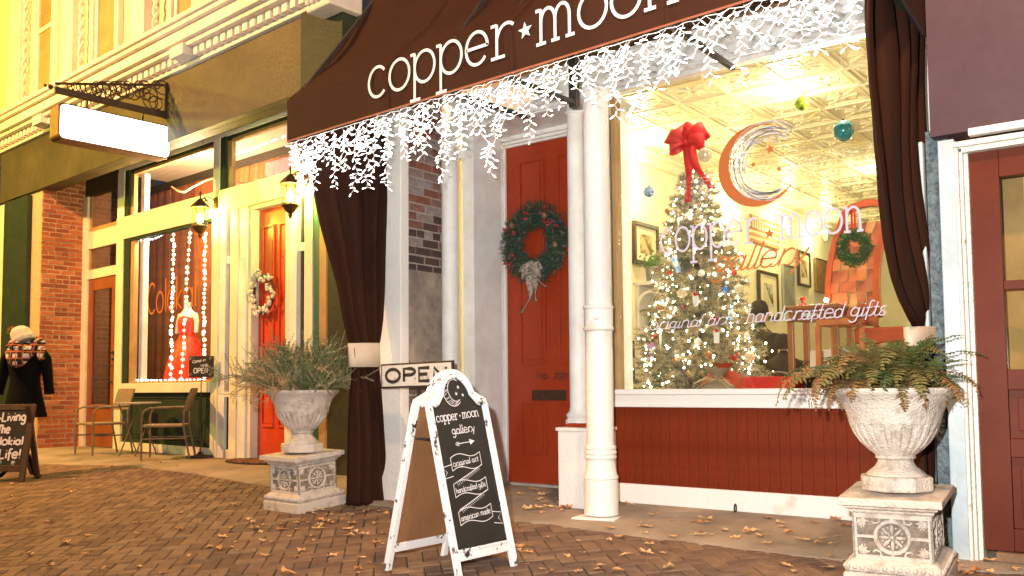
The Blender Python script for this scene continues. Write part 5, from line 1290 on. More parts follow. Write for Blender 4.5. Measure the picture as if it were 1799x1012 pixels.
# ================================================================== LEFT CHALKBOARD
q0, q1 = Vector((-10.90, 4.63, 0)), Vector((-10.54, 4.81, 0)); dd = (q1-q0).normalized(); lc = q1-dd*.42; lc.z = gz(lc.y)
lb = thing('chalkboard_sign', 'dark wood framed chalkboard reading living the colokial life at the left edge', 'sandwich board', lc, math.atan2(dd.y, dd.x))
wd_ = M('dark_stained_wood', (.075, .035, .018), .6, (.045, .02, .01), 8, .3, 40)
tiltv = Vector((0, .17, .88)).normalized(); nn = tiltv.cross(X_); nn = nn if nn.y < 0 else -nn
def Ql(a, b, c=0): return Vector((0, 0, 0))+X_*a+tiltv*b+nn*c
g = MB()
for s_ in (-1, 1): g.obox(Ql(s_*.385, .45), X_, nn, tiltv, .035, .016, .45)
g.obox(Ql(0, .865), X_, nn, tiltv, .35, .015, .035).obox(Ql(0, .17), X_, nn, tiltv, .35, .015, .035); g.build('board_frame', wd_, lb, 'local', bevel=.005)
pnl = MB().obox(Ql(0, .518), X_, nn, tiltv, .351, .008, .314).build('writing_panel', chalk, lb, 'local')
for s_ in (-1, 1): MB().obox(Vector((s_*.385, .18, .43)), X_, Y_, Vector((0, -.18, .85)).normalized(), .03, .014, .44).build('rear_leg', wd_, lb, 'local')
g = MB()
def LT(s, a0, a1, b, xh): text(g, s, Ql(a0, b), Ql(a1, b+.01), tiltv, nn, xh, .022, lift=.012)
LT('-Living', -.03, .335, .70, .066); LT('The', -.02, .15, .56, .062); LT('Colokial', -.13, .345, .43, .058); LT('Life!', .05, .345, .28, .066)
g.build('chalk_lettering', chalk_w, pnl, 'local', kind='stuff')
g = MB()
for k in range(4): g.tube([Ql(.05+.05*math.cos(a)*(1-.15*k), .235+.035*math.sin(a)*(1-.15*k), .010) for a in [i*.5-.5+k*.3 for i in range(10)]], .007, 5)
g.build('chalk_doodle', M('green_chalk', (.18, .30, .22), .9), pnl, 'local')
g = MB()
for k in range(7): a = k*.9; g.ribbon([Ql(.25+.012*math.cos(a), .235+.012*math.sin(a)), Ql(.25+.03*math.cos(a), .235+.03*math.sin(a))], .006, nn, .012)
g.ball(Ql(.25, .235, .01), .012, 8, 5).build('chalk_sun', chalk_w, pnl, 'local')

# ================================================================== FALLEN LEAVES
lm = M('dry_leaf', (1, .95, .9), .7, (.6, .5, .4), 30, .2, 60, orand=[(.70, .42, .18), (.80, .54, .28), (.50, .22, .08), (.74, .50, .24), (.85, .62, .36)])
LM = []
for sd in range(7):
    r = random.Random(sd+50); lobes = r.choice((5, 5, 3)); n = lobes*4; vs = [(0, 0, .006)]
    for i in range(n):
        a = 2*pi*i/n+.1; k = abs(math.cos(lobes*a/2)); q = .038*(.5+.5*k**1.2)*r.uniform(.8, 1.15)*(1.15 if i % 4 == 0 else 1)
        vs.append((q*math.cos(a)*1.25, q*math.sin(a)*.85, .006+.009*r.uniform(-.5, 1)*(q/.036)+.009*abs(math.sin(a*1.0+sd))))
    fs = [(0, 1+i, 1+(i+1) % n) for i in range(n)]; b0 = len(vs)
    vs += [(-.02, -.001, .008), (-.02, .001, .008), (-.065, .001, .012+.01*r.random())]; fs.append((b0, b0+1, b0+2))
    me = bpy.data.meshes.new('fallen_leaf'); me.from_pydata(vs, [], fs); me.materials.append(lm); LM.append(me)
spots = []
r_ = random.Random(21)
def sprinkle(n_, fx, fy):
    for _ in range(n_):
        x, y = fx(), fy(); spots.append((x, y))
sprinkle(60, lambda: r_.uniform(0, 700), lambda: r_.uniform(835, 1010))
sprinkle(40, lambda: r_.gauss(520, 90), lambda: r_.gauss(935, 30))
sprinkle(18, lambda: r_.gauss(610, 50), lambda: r_.gauss(915, 10))
sprinkle(40, lambda: r_.uniform(905, 1500), lambda: r_.uniform(915, 1010))
sprinkle(34, lambda: r_.gauss(1130, 45), lambda: r_.gauss(884, 4))
sprinkle(16, lambda: r_.gauss(975, 25), lambda: r_.gauss(892, 7))
sprinkle(16, lambda: r_.uniform(900, 985), lambda: r_.uniform(862, 905))
sprinkle(24, lambda: r_.uniform(1090, 1500), lambda: r_.uniform(905, 965))
sprinkle(14, lambda: r_.uniform(170, 480), lambda: r_.uniform(800, 840))
sprinkle(14, lambda: r_.uniform(1660, 1795), lambda: r_.uniform(985, 1011))
for i, (x, y) in enumerate(spots):
    if not (0 <= x <= 1799 and y < 1011): continue
    q = G(x, y); onp = q.y > edge_y(q.x); s_ = r_.uniform(.4, 1.2)
    if q.y > 6.15 and q.x > -3.9: continue
    o = inst('fallen_leaf', LM[i % 7], None, (q.x, q.y, q.z+(.012 if onp else .003)), (tilt if q.y < 6.3 else 0, r_.uniform(-.1, .1), r_.uniform(0, 6.28)), (s_, s_*r_.uniform(.7, 1), s_*r_.uniform(.5, 1.4)))
    tag(o, 'dry tan leaf lying on the smooth concrete by the shop fronts' if onp else 'dry tan leaf lying on the herringbone brick pavers', 'leaf', 'fallen leaves on the concrete' if onp else 'fallen leaves on the pavers')
# ================================================================== INSIDE THE GALLERY
for (px, py, e_) in ((1300, 372, 30), (1388, 402, 24), (1452, 415, 20), (1120, 300, 80)):
    q = PX(px, py, -5.55); lamp('shop_spot', q, e_, (1, .82, .36), .06)
lamp('shop_ceiling_light', (-3.4, 9.2, 3.75), 34, (1, .83, .44), .12)
lamp('shop_ceiling_light', (-3.4, 13.5, 3.75), 62, (1, .83, .44), .12)
lamp('window_fill', (-3.0, 6.62, 3.75), 34, (1, .88, .66), .05)  # added fill with no fitting, brightens the christmas tree
lamp('window_fill', (-2.0, 6.55, 3.0), 26, (1, .80, .55), .05)  # second added fill, unseen, lifts the dull woven chair
spm = M('spot_glass', (1, 1, 1), .4, emit=(1, .9, .6), es=30)
for i, (px, py) in enumerate(((1296, 380), (1385, 405), (1450, 415))):
    q = PX(px, py, -5.82)
    t = thing('wall_spotlight', ('bright wall spotlight left of the flag picture', 'bright wall spotlight between flag picture and tall narrow frame', 'bright wall spotlight above the brown wooden artwork')[i], 'spotlight', q, 0, 'spotlights on the gallery wall')
    MB().lathe([(.03, -.09), (.075, .06), (.07, .065), (.02, -.08)], (0, 0, 0), 16).build('shade', white, t, 'local', smooth=True)
    MB().ball((0, 0, .05), .045, 10, 6).build('bulb', spm, t, 'local', smooth=True)
    MB().tube([(-.08, 0, 0), (0, 0, -.05)], .01, 6).build('arm', white, t, 'local')
# framed pictures on the side wall
frd = M('dark_walnut_frame', (.06, .03, .015), .4, (.04, .02, .01), 20); mat_w = M('picture_mat', (.72, .66, .5), .8)
def picture(label, x0, x1, y0, y1, print_mat, fw=.035, frame_m=None, mat_=True, X=-5.86):
    a = PX(x0, y0, X); b = PX(x1, y1, X); yA, yB = sorted((a.y, b.y)); zB, zA = max(a.z, b.z), min(a.z, b.z)
    zc, hz = (PX(x0, (y0+y1)/2, X).z+PX(x1, (y0+y1)/2, X).z)/2, (PX((x0+x1)/2, y0, X).z-PX((x0+x1)/2, y1, X).z)/2
    zA, zB = zc-hz, zc+hz
    t = thing('framed_picture', label, 'picture', (X, (yA+yB)/2, zc), 0, 'framed pictures on the gallery wall')
    m_ = frame_m or frd
    mb = MB().box(X-.03, X+.02, yA, yB, zB-fw, zB).box(X-.03, X+.02, yA, yB, zA, zA+fw).box(X-.03, X+.02, yA, yA+fw, zA+fw, zB-fw).box(X-.03, X+.02, yB-fw, yB, zA+fw, zB-fw)
    mb.build('frame', m_, t, bevel=.004)
    k = .22 if mat_ else 0; dy, dz = (yB-yA-2*fw), (zB-zA-2*fw)
    if mat_: Bx(X-.02, X-.005, yA+fw, yB-fw, zA+fw, zB-fw).build('mat_board', mat_w, t)
    Bx(X-.015, X-.001, yA+fw+dy*k, yB-fw-dy*k, zA+fw+dz*k, zB-fw-dz*k).build('print', print_mat, t)
    return t
pA = M('print_sepia', (.55, .42, .24), .8, (.16, .11, .06), 6, lo=.42, hi=.55); pB = M('print_grey', (.55, .52, .42), .8, (.08, .06, .05), 3, lo=.42, hi=.5)
pC = M('print_slate', (.18, .19, .19), .7, (.32, .32, .28), 2); pD = M('print_wood', (.30, .17, .07), .8, (.14, .08, .035), 12)
picture('narrow dark framed picture at the left end of the gallery window', 1093, 1103, 372, 462, pA)
picture('dark framed sepia picture left of the christmas tree, under the blue bauble', 1113, 1157, 393, 466, pA, .05)
picture('small dark framed picture low at the left edge of the gallery window', 1092, 1103, 492, 590, pB)
picture('dark framed picture beside the white shelf, lowest on the gallery wall', 1098, 1114, 598, 668, pB, .06)
picture('dark framed picture of a dark figure between the tree and slate blue canvas', 1332, 1368, 478, 560, pB, .05)
picture('unframed slate blue canvas right of the dark figure picture', 1375, 1397, 466, 548, pC, .01, pC, False)
picture('tall narrow black framed picture above the wooden table', 1402, 1424, 442, 503, pA, .04, black_m)
picture('brown patchwork wooden artwork left of the woven chair', 1432, 1462, 457, 515, pD, .01, pD, False)
picture('small dark framed picture behind the door side glass', 819, 833, 500, 610, pA, .04, X=-6.0) if False else None
# flag picture: planks with stripes
X = -5.86; a, b = PX(1319, 380, X), PX(1370, 432, X); t = thing('flag_artwork', 'wooden flag artwork with faded stripes on the gallery wall right of the christmas tree', 'artwork', (X, (a.y+b.y)/2, (a.z+b.z)/2))
zT = (PX(1319, 378, X).z+PX(1370, 392, X).z)/2; zB_ = (PX(1319, 422, X).z+PX(1370, 440, X).z)/2; yA, yB = a.y, b.y
fr_m = M('flag_red', (.50, .20, .10), .8, (.35, .14, .07), 8); fw_m = M('flag_cream', (.72, .58, .36), .8, (.6, .45, .28), 8); fb_m = M('flag_blue', (.25, .24, .24), .8, (.14, .14, .16), 8)
hgt = (zT-zB_)/9
for k in range(9): Bx(X-.03, X-.003+.002*(k % 2), yA, yB, zB_+hgt*k+.003, zB_+hgt*(k+1)-.003).build('plank', fr_m if k % 2 == 0 else fw_m, t)
cn = Bx(X, X+.008, yA, yA+(yB-yA)*.42, zT-hgt*4.5, zT-.003).build('canton', fb_m, t)
st = MB()
for i in range(5):
    for j in range(4): star(st, (X+.009, yA+(yB-yA)*(.05+.08*i), zT-hgt*(.7+1.05*j)), Y_, Z_, X_, .05, .001)
st.build('stars', fw_m, cn)
# white shelf unit and plant
ws = thing('shelf_unit', 'white painted arched shelf unit against the gallery wall left of the tree', 'shelf', (-4.5, 8.6, -.01))
s0, s1 = P(1117, 560, 8.4).x, P(1172, 560, 8.4).x
wc_ = M('cream_shelf_paint', (.78, .72, .56), .5)
MB().box(s0, s0+.04, 8.4, 8.75, 0, 1.95).box(s1-.04, s1, 8.4, 8.75, 0, 1.95).build('side', wc_, ws)
Bx(s0, s1, 8.73, 8.75, 0, 1.95).build('back', wc_, ws); Bx(s0-.02, s1+.02, 8.38, 8.75, 1.951, 1.99).build('top', wc_, ws, bevel=.006)
for z in (.3, .75, 1.15, 1.3): Bx(s0+.041, s1-.041, 8.41, 8.72, z, z+.03).build('shelf', wc_, ws)
MB().tube([((s0+s1)/2+.16*math.cos(a), 8.40, 1.72+.16*math.sin(a)) for a in [pi*i/12 for i in range(13)]], .02, 6).build('arch', wc_, ws)
ov = thing('oval_tray', 'dark rimmed oval tray leaning inside the white shelf unit', 'tray', ((s0+s1)/2, 8.5, 1.33))
m_ = MB().ball((0, 0, .17), .17, 20, 10, sx=.55, sy=.08, sz=1); m_.build('tray', M('tray_dark', (.10, .08, .06), .4), ov, 'local', smooth=True)
q = P(1146, 478, 8.5); pp = thing('potted_plant', 'small green plant in a grey metal pot on top of the white shelf unit', 'plant', (q.x, 8.55, 1.99))
MB().lathe([(.085, 0), (.10, .16), (.095, .165), (.085, .15)], (0, 0, 0), 16).build('pot', M('zinc', (.28, .28, .25), .5, metal=.4), pp, 'local')
m_ = MB(); r_ = random.Random(8)
for i in range(160):
    d = Vector((r_.gauss(0, .06), r_.gauss(0, .05), .16+abs(r_.gauss(0, .06)))); w_ = Vector((r_.uniform(-1, 1), r_.uniform(-1, 1), r_.uniform(0, 1))).normalized(); s_ = w_.orthogonal().normalized()*.012; m_.add([d-s_*.2, d+w_*.02+s_, d+w_*.045, d+w_*.02-s_], [(0, 1, 2, 3)])
m_.build('leaves', M('plant_green', (.12, .22, .05), .5), pp, 'local', kind='stuff')

# ---- christmas tree
tx_, ty_ = P(1226, 560, 7.12).x, 7.12
tr_ = thing('christmas_tree', 'tall frosted christmas tree covered in warm lights in the gallery window', 'christmas tree', (tx_, ty_, .80))
MB().tube([(0, 0, -.0), (0, 0, 2.05)], [.035, .008], 8).build('trunk', M('tree_trunk', (.10, .06, .03), .9), tr_, 'local')
Ht = 2.12; Rb = .60
flock = [M('frosted_fir', (.56, .43, .24), .7, (.22, .16, .085), 18), M('dark_gap_fir', (.16, .15, .09), .7, (.10, .10, .055), 18)]  # second fir is darker: gaps between branches are painted into the needle colour
r_ = random.Random(12); mb = MB(); mb2 = MB(); tips = []
def twig(mb, p, d, ln, wd):
    for k in range(7):
        c = p+d*(ln*k/7)
        for s_ in range(3):
            v = (Vector((r_.gauss(0, 1), r_.gauss(0, 1), r_.gauss(0, 1))).normalized()+d*.9).normalized(); w_ = v.orthogonal().normalized()*wd
            mb.add([c-w_, c+w_, c+v*.04], [(0, 1, 2)])
for lay in range(24):
    z = -.02+Ht*.94*lay/24; R = Rb*(1-z/Ht)**.76+.04; nb_c = int(12+26*(1-z/Ht))
    for k in range(nb_c):
        a = 2*pi*k/nb_c+lay*.7+r_.uniform(-.12, .12); Rr = R*r_.uniform(.72, 1.12); d = Vector((math.cos(a), math.sin(a), -.12+r_.uniform(-.1, .25))).normalized()
        for s in range(int(3+Rr/.09)):
            t0 = .25+.75*s/(3+Rr/.09); p = Vector((0, 0, z))+d*(Rr*t0)
            for w2 in (-1, 1):
                dd_ = (d+Vector((-d.y, d.x, 0))*w2*r_.uniform(.3, .9)+Vector((0, 0, r_.uniform(-.2, .3)))).normalized()
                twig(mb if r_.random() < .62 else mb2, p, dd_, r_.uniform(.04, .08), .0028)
        tips.append(Vector((0, 0, z))+d*Rr)
mb.build('frosted_needles', flock[0], tr_, 'local', kind='stuff'); mb2.build('dark_gap_needles', flock[1], tr_, 'local', kind='stuff')
lb_ = MB(); lbx = M('tree_bulb', (1, 1, 1), .5, emit=(1, .88, .58), es=34)
for i in range(680):
    t = r_.choice(tips); p = t*r_.uniform(.8, 1.04) if False else Vector((t.x*r_.uniform(.7, 1.05), t.y*r_.uniform(.7, 1.05), t.z+r_.uniform(-.04, .05)))
    lb_.ball(p, r_.choice((.006, .007, .009)), 6, 4)
lb_.build('tree_lights', lbx, tr_, 'local', kind='stuff')
# bow at the top
redv = M('red_velvet', (.62, .012, .012), .6, (.5, .008, .008), 10)
bt = P(1212, 252, 6.85); bwt = thing('ribbon_bow', 'large red velvet bow with long tails on top of the christmas tree', 'bow', bt)
bow(bwt, (0, 0, 0), .19, redv, [(-.0, .50, .5), (.20, .42, 1)], seed=1)
# ornaments
om = {'red': M('bauble_red', (.5, .03, .02), .2), 'gold': M('bauble_gold', (.60, .38, .14), .25, metal=.6), 'white': M('bauble_white', (.75, .70, .62), .4), 'blue': M('bauble_blue', (.06, .14, .36), .25), 'clear': M('bauble_swirl', (.62, .42, .24), .15, (.85, .75, .55), 14, metal=.2), 'copper': M('bauble_copper', (.42, .18, .07), .3, metal=.5)}
def ornament(label, px, py, r, k, shape='ball', Y=None, cat='ornament', group='ornaments on the christmas tree', sz=1.):
    if Y is None:
        z = P(px, py, 6.6).z-.80; Y = ty_-(Rb*(1-max(0, min(z, 2))/Ht)**.86)*math.sqrt(max(0.05, 1-((P(px, py, 6.7).x-tx_)/(Rb*(1-max(0, min(z, 2))/Ht)**.86+.02))**2))*.98
        Y = max(6.40, Y)
    q = P(px, py, Y); t = thing('ornament', label, cat, q, 0, group)
    if shape == 'ball':
        MB().ball((0, 0, 0), r, 18, 12, sz=sz).build('bauble', om[k] if isinstance(k, str) else k, t, 'local', smooth=True); MB().lathe([(r*.2, r*sz*.97), (r*.2, r*sz*1.18)], (0, 0, 0), 8).build('cap', om['gold'], t, 'local')
        MB().tube([(0, 0, r*1.15), (0, 0, r*1.15+.05)], .0012, 4).build('hook', wire_w, t, 'local')
    elif shape == 'bag':
        MB().prism([(-.022, -.05), (.022, -.05), (.024, .04), (-.024, .04)], -.008, .008).build('body', om['white'], t, 'local', bevel=.004); MB().ball((0, -.002, .05), .02, 8, 6, sz=.8).build('red_top', om['red'], t, 'local'); MB().tube([(0, 0, .06), (0, 0, .13)], .0015, 4).build('hook', wire_w, t, 'local')
    elif shape == 'icicle':
        MB().tube([(0, 0, .08), (.002, 0, 0), (0, 0, -.09)], [.012, .010, .002], 8).build('body', om['white'], t, 'local'); MB().tube([(0, 0, .08), (0, 0, .14)], .0015, 4).build('hook', wire_w, t, 'local')
    elif shape == 'board':
        m_ = MB().prism([(-.025, -.07), (.025, -.07), (.027, .06), (.0, .075), (-.027, .06)], -.006, .006); R2 = Matrix.Rotation(r, 3, 'Y'); m_.v = [R2 @ v for v in m_.v]; m_.build('body', k if not isinstance(k, str) else om[k], t, 'local', bevel=.004); MB().tube([(0, 0, .06), (0, 0, .12)], .0015, 4).build('hook', wire_w, t, 'local')
        m_ = MB().box(-.018, .018, -.008, -.0065, -.02, .02); m_.v = [R2 @ v for v in m_.v]; m_.build('stripe', om['white'], t, 'local')
    return t
bluep = M('painted_blue', (.10, .25, .55), .5, (.5, .6, .7), 18, lo=.45, hi=.55)
ornament('large clear glass bauble with copper swirls just right of the red velvet bow', 1239, 272, .058, 'clear', Y=6.55)
ornament('tilted blue and white painted board ornament on the upper left of the tree', 1188, 465, -.35, bluep, 'board')
ornament('upright blue and white painted ornament on the lower right of the tree', 1284, 548, .05, bluep, 'board')
ornament('purple and pink painted ornament hanging at the lower left edge of the tree', 1144, 617, .1, M('painted_purple', (.14, .10, .32), .5, (.5, .1, .2), 18), 'board')
ornament('white bag ornament with red top high beside the bow tail', 1238, 332, .04, 'white', 'bag')
ornament('white bag ornament with red top near the middle of the tree', 1222, 528, .04, 'white', 'bag')
ornament('white mitten ornament with red top low in the middle of the tree', 1259, 592, .04, 'white', 'bag')
ornament('white slim icicle ornament high on the left of the tree', 1191, 392, .04, 'white', 'icicle')
ornament('white slim icicle ornament low on the left of the tree', 1160, 598, .04, 'white', 'icicle')
ornament('white slim icicle ornament near the tip of the letters copper', 1232, 400, .04, 'white', 'icicle')
for (px, py, r, k, lab) in ((1226, 375, .030, 'clear', 'clear amber bauble below the bow tails'), (1172, 371, .022, 'copper', 'copper bauble high on the left edge of the tree'), (1210, 378, .03, 'white', 'pale bauble high on the tree left of the amber one'),
    (1223, 392, .026, 'gold', 'gold bauble just above the letters copper'), (1198, 515, .042, 'clear', 'large amber glass bauble in the left middle of the tree'), (1275, 510, .036, 'blue', 'dark blue bauble with red base on the right of the tree'),
    (1298, 508, .04, 'clear', 'amber swirl bauble beside the dark blue one'), (1226, 600, .03, 'white', 'white bauble low in the middle of the tree'), (1291, 625, .042, 'red', 'large red patterned bauble at the lower right of the tree'),
    (1316, 628, .045, 'clear', 'pale amber bauble beside the large red one'), (1176, 480, .022, 'red', 'small red bauble next to the tilted blue board'), (1202, 537, .02, 'red', 'small red bauble left of the white bag in the middle'),
    (1247, 402, .024, 'red', 'small red bauble high on the right'), (1232, 352, .018, 'red', 'tiny red bauble under the velvet bow'), (1160, 540, .026, 'copper', 'copper bauble on the left middle edge'),
    (1187, 632, .03, 'copper', 'copper bauble low on the left'), (1255, 560, .024, 'red', 'small red bauble above the white mitten'), (1150, 590, .02, 'red', 'small red bauble beside the low white icicle'),
    (1290, 480, .022, 'red', 'small red bauble right of the orange word'), (1212, 655, .026, 'gold', 'gold bauble at the foot of the tree'), (1262, 447, .03, 'gold', 'gold bauble right of the letters copper'), (1232, 480, .03, 'white', 'pale bauble under the letters copper'),
    (1173, 575, .022, 'gold', 'gold bauble low on the left inside the branches'), (1245, 625, .03, 'copper', 'copper bauble above the burlap gift'), (1312, 590, .026, 'white', 'white bauble at the right edge of the tree')):
    ornament(lab, px, py, r, k)
# three glass balls hanging in the window
for (px, py, r, c1, c2, lab) in ((1408, 182, .052, (.45, .55, .03), (.06, .10, .02), 'lime green glass ball hanging high in the gallery window'), (1482, 230, .074, (.02, .12, .12), (.03, .2, .2), 'dark teal glass ball hanging beside the right drape'), (1140, 337, .044, (.30, .38, .55), (.06, .10, .25), 'small blue and silver glass ball hanging left of the tree')):
    q = P(px, py, 6.5); t = thing('glass_ball', lab, 'ornament', q, 0, 'glass balls hanging in the gallery window')
    MB().ball((0, 0, 0), r, 24, 16).build('ball', M('glass_ball_%d' % px, c1, .08, c2, 12, lo=.45, hi=.55, coat=.5), t, 'local', smooth=True)
    MB().lathe([(.009, r*.97), (.009, r*1.15)], (0, 0, 0), 8).build('cap', black_m, t, 'local'); MB().tube([(0, 0, r*1.1), (0, 0, 3.95-q.z if q.z < 3.9 else .2)], .0011, 4).build('thread', wire_w, t, 'local')
# burlap gifts and red cloth box on the platform
bx = P(1262, 668, 6.55); t = thing('gift_bundle', 'burlap wrapped gift tied with straw and orange cloth at the foot of the tree', 'gift', (bx.x, 6.55, .80))
MB().lathe([(.10, 0), (.14, .03), (.13, .09), (.05, .13), (.025, .15), (.07, .20), (.10, .23)], (0, 0, 0), 18).build('sack', burlap, t, 'local', smooth=True)
m_ = MB(); r_ = random.Random(1)
for k in range(30): a = r_.uniform(0, 6.28); m_.tube([(0, -.03, .14), (math.cos(a)*.08, -.07, .13+.05*math.sin(a)), (math.cos(a)*.17, -.11, .08+.08*math.sin(a))], .0025, 3)
m_.build('straw_tie', M('straw', (.6, .45, .22), .9), t, 'local')
orc = M('orange_cloth', (.50, .075, .02), .85, (.36, .05, .015), 5, .2, 60)
t = thing('orange_sack', 'orange cloth sack behind the straw tied gift under the tree', 'sack', (bx.x-.03, 6.72, .80))
MB().lathe([(.16, 0), (.19, .06), (.17, .15), (.08, .21), (.04, .23), (.08, .27)], (0, 0, 0), 18).build('sack', orc, t, 'local', smooth=True)
x0, x1 = P(1310, 655, 6.6).x, P(1400, 655, 6.6).x
t = thing('cloth_box', 'box draped in bright red cloth with burlap runner beside the christmas tree', 'box', ((x0+x1)/2, 6.7, .80))
m_ = MB(); vs = []
for (z, k) in ((0, 1.06), (.05, 1.03), (.13, 1.0), (.155, .96), (.16, .9)):
    for i in range(40):
        a = 2*pi*i/40; c_, s_ = math.cos(a), math.sin(a); q_ = max(abs(c_), abs(s_)); f_ = 1+(.03*math.sin(a*9) if z < .1 else 0)
        vs.append((c_/q_*.19*k*f_, s_/q_*.17*k*f_, z))
m_.add(vs, [(i*40+k, i*40+(k+1) % 40, (i+1)*40+(k+1) % 40, (i+1)*40+k) for i in range(4) for k in range(40)]+[tuple(range(160, 200))]); m_.build('red_cloth', M('red_cloth', (.62, .03, .012), .8, (.5, .02, .01), 4, .15, 60), t, 'local', smooth=True)
m_ = MB(); vs = []
for i in range(24):
    u = i/23
    for j in range(8): vs.append((-.02+.62*u, -.12+.30*j/7, .175+.02*math.sin(u*11+j*.7)-.11*max(0, u-.4)))
m_.add(vs, [(i*8+j, i*8+8+j, i*8+9+j, i*8+j+1) for i in range(23) for j in range(7)]); o = m_.build('burlap_runner', burlap, t, 'local', smooth=True); solid(o, .008)
# black branch reindeer
q = P(1432, 640, 6.7); t = thing('reindeer_figure', 'small black arched reindeer figure standing between red box and wooden table legs', 'figurine', (q.x, 6.7, .80))
m_ = MB().tube([(-.09, 0, .0), (-.085, 0, .06), (-.06, 0, .12), (-.01, 0, .15), (.05, 0, .13), (.075, 0, .07), (.08, 0, 0)], [.010, .012, .02, .026, .02, .012, .008], 8)
m_.tube([(-.06, 0, .12), (-.10, 0, .17), (-.11, 0, .21)], [.02, .014, .012], 8).tube([(-.105, 0, .21), (-.15, 0, .20)], [.014, .006], 6).tube([(-.10, .0, .22), (-.08, .03, .26), (-.05, .03, .27)], .004, 5).tube([(-.10, .0, .22), (-.09, -.03, .26), (-.06, -.03, .28)], .004, 5).tube([(-.05, .03, .12), (-.05, .035, 0)], .010, 6).tube([(.05, .03, .12), (.055, .035, 0)], .010, 6)
m_.build('body', M('black_twig', (.015, .012, .01), .5), t, 'local', smooth=True)
# wooden side table with drum-like top, floral box, woven chair
wood = M('honey_wood', (.36, .12, .035), .35, (.26, .08, .022), 6, .1, 30, coat=.3); woodd = M('worn_mahogany', (.28, .085, .03), .4, (.2, .055, .02), 8, .1)
xa, xb = P(1385, 600, 6.75).x, P(1478, 600, 6.75).x; zt = P(1430, 536, 6.75).z
t = thing('wooden_stool', 'honey coloured wooden side table with straight legs in the gallery window', 'table', ((xa+xb)/2, 6.85, .80))
Bx(xa, xb, 6.70, 7.10, zt-.03, zt).build('tabletop', wood, t, bevel=.008); Bx(xa+.02, xb-.02, 6.72, 7.08, zt-.11, zt-.031).build('apron', wood, t)
for (x, y) in ((xa+.03, 6.73), (xb-.03, 6.73), (xa+.03, 7.06), (xb-.03, 7.06)): MB().bar((x, y, .80), (x, y, zt-.111), .042).build('leg', wood, t, bevel=.003)
m_ = Bx(xa+.12, xa+.24, 6.715, 6.719, zt-.085, zt-.06).build('label_plate', white, t)
t = thing('table_ornament', 'small red candle ornament on the honey coloured side table', 'ornament', (xa+.10, 6.8, zt))
MB().lathe([(.04, 0), (.03, .02), (.012, .03), (.012, .045), (.03, .06), (.0, .08)], (0, 0, 0), 12).build('body', om['red'], t, 'local', smooth=True)
t = thing('candle_light', 'bright star-like lit candle bulb on the honey coloured side table', 'light', (xa+.28, 6.8, zt)); MB().lathe([(.03, 0), (.03, .02)], (0, 0, 0), 10).build('holder', wood, t, 'local'); MB().ball((0, 0, .035), .016, 8, 6).build('bulb', M('candle_bulb', (1, 1, 1), .5, emit=(1, .93, .75), es=120), t, 'local')
flm = M('floral_cloth', (.72, .58, .42), .85, (.55, .03, .02), 7, lo=.40, hi=.46)
t = thing('floral_cushion', 'cream cushion with red roses under the wooden side table', 'cushion', ((xa+xb)/2+.02, 7.0, .80)); MB().box(xa+.07, xb-.02, 6.98, 7.04, .81, .81+.36).build('cushion', flm, t, bevel=.03)
# woven chair on the platform
cbx0, cbx1 = P(1468, 540, 7.05).x, P(1548, 540, 7.05).x
t = thing('woven_chair', 'tall orange wooden chair with woven strap back in the gallery window', 'chair', ((cbx0+cbx1)/2, 7.05, .80))
zs = P(1500, 560, 7.05).z; ztp = P(1510, 368, 7.05).z; wdc = cbx1-cbx0
orw2 = M('orange_slat', (.62, .18, .05), .4, (.48, .12, .03), 9, .1)
def side_curve(s_):
    x = cbx0 if s_ < 0 else cbx1
    pts = []
    for i in range(11):
        u = i/10; z = zs+(ztp-zs)*u; pts.append((x+(.0 if s_ < 0 else .02)+(.10*u*(1-u)*0)+.09*u**2*(1 if s_ < 0 else .8)-.05*math.sin(pi*u), 6.92+.16*u+.05*math.sin(pi*u), z))
    return pts
LC, RC = side_curve(-1), side_curve(1)
for pts in (LC, RC):
    m_ = MB()
    for a_, b_ in zip(pts, pts[1:]): m_.bar(a_, b_, .042, .06, up=(0, 1, 0))
    m_.build('back_post', M('red_orange_post', (.50, .09, .02), .3, (.4, .06, .015), 6), t)
cr_ = [Vector(LC[-1]).lerp(Vector(RC[-1]), u)+Z_*(.045*math.sin(pi*u)) for u in [i/8 for i in range(9)]]; m_ = MB()
for a_, b_ in zip(cr_, cr_[1:]): m_.bar(a_, b_, .05, .06, up=(0, 1, 0))
m_.build('top_rail', M('red_orange_post', (.5, .1, .02)), t)
slm = [orw2, M('slat_dark', (.46, .13, .05), .45, (.36, .09, .03), 9), M('slat_light', (.70, .28, .09), .45, (.45, .2, .07), 9), M('slat_red', (.56, .14, .04), .45, (.3, .06, .02), 9)]
r_ = random.Random(3)
for i in range(8):
    u0, u1 = .02+.108*i, .02+.108*(i+1)-.003
    for j in range(5):
        v0, v1 = .04+.184*j, .04+.184*(j+1)-.006
        def S(u, v):
            k = u*10; i0 = min(9, int(k)); fr_ = k-i0; a_ = Vector(LC[i0]).lerp(Vector(LC[i0+1]), fr_); b_ = Vector(RC[i0]).lerp(Vector(RC[i0+1]), fr_); return a_.lerp(b_, v)
        off = Y_*(.012*(1 if (i+j) % 2 else -1)); q = [S(u0, v0), S(u0, v1), S(u1, v1), S(u1, v0)]
        m_ = MB().add([p+off-Y_*.004 for p in q]+[p+off+Y_*.004 for p in q], [(0, 1, 2, 3), (7, 6, 5, 4), (0, 4, 5, 1), (1, 5, 6, 2), (2, 6, 7, 3), (3, 7, 4, 0)])
        m_.build('strap', r_.choice(slm), t)
Bx(cbx0-.01, cbx1+.0, 6.62, 6.95, zs-.07, zs-.02).build('seat', orw2, t, bevel=.01)
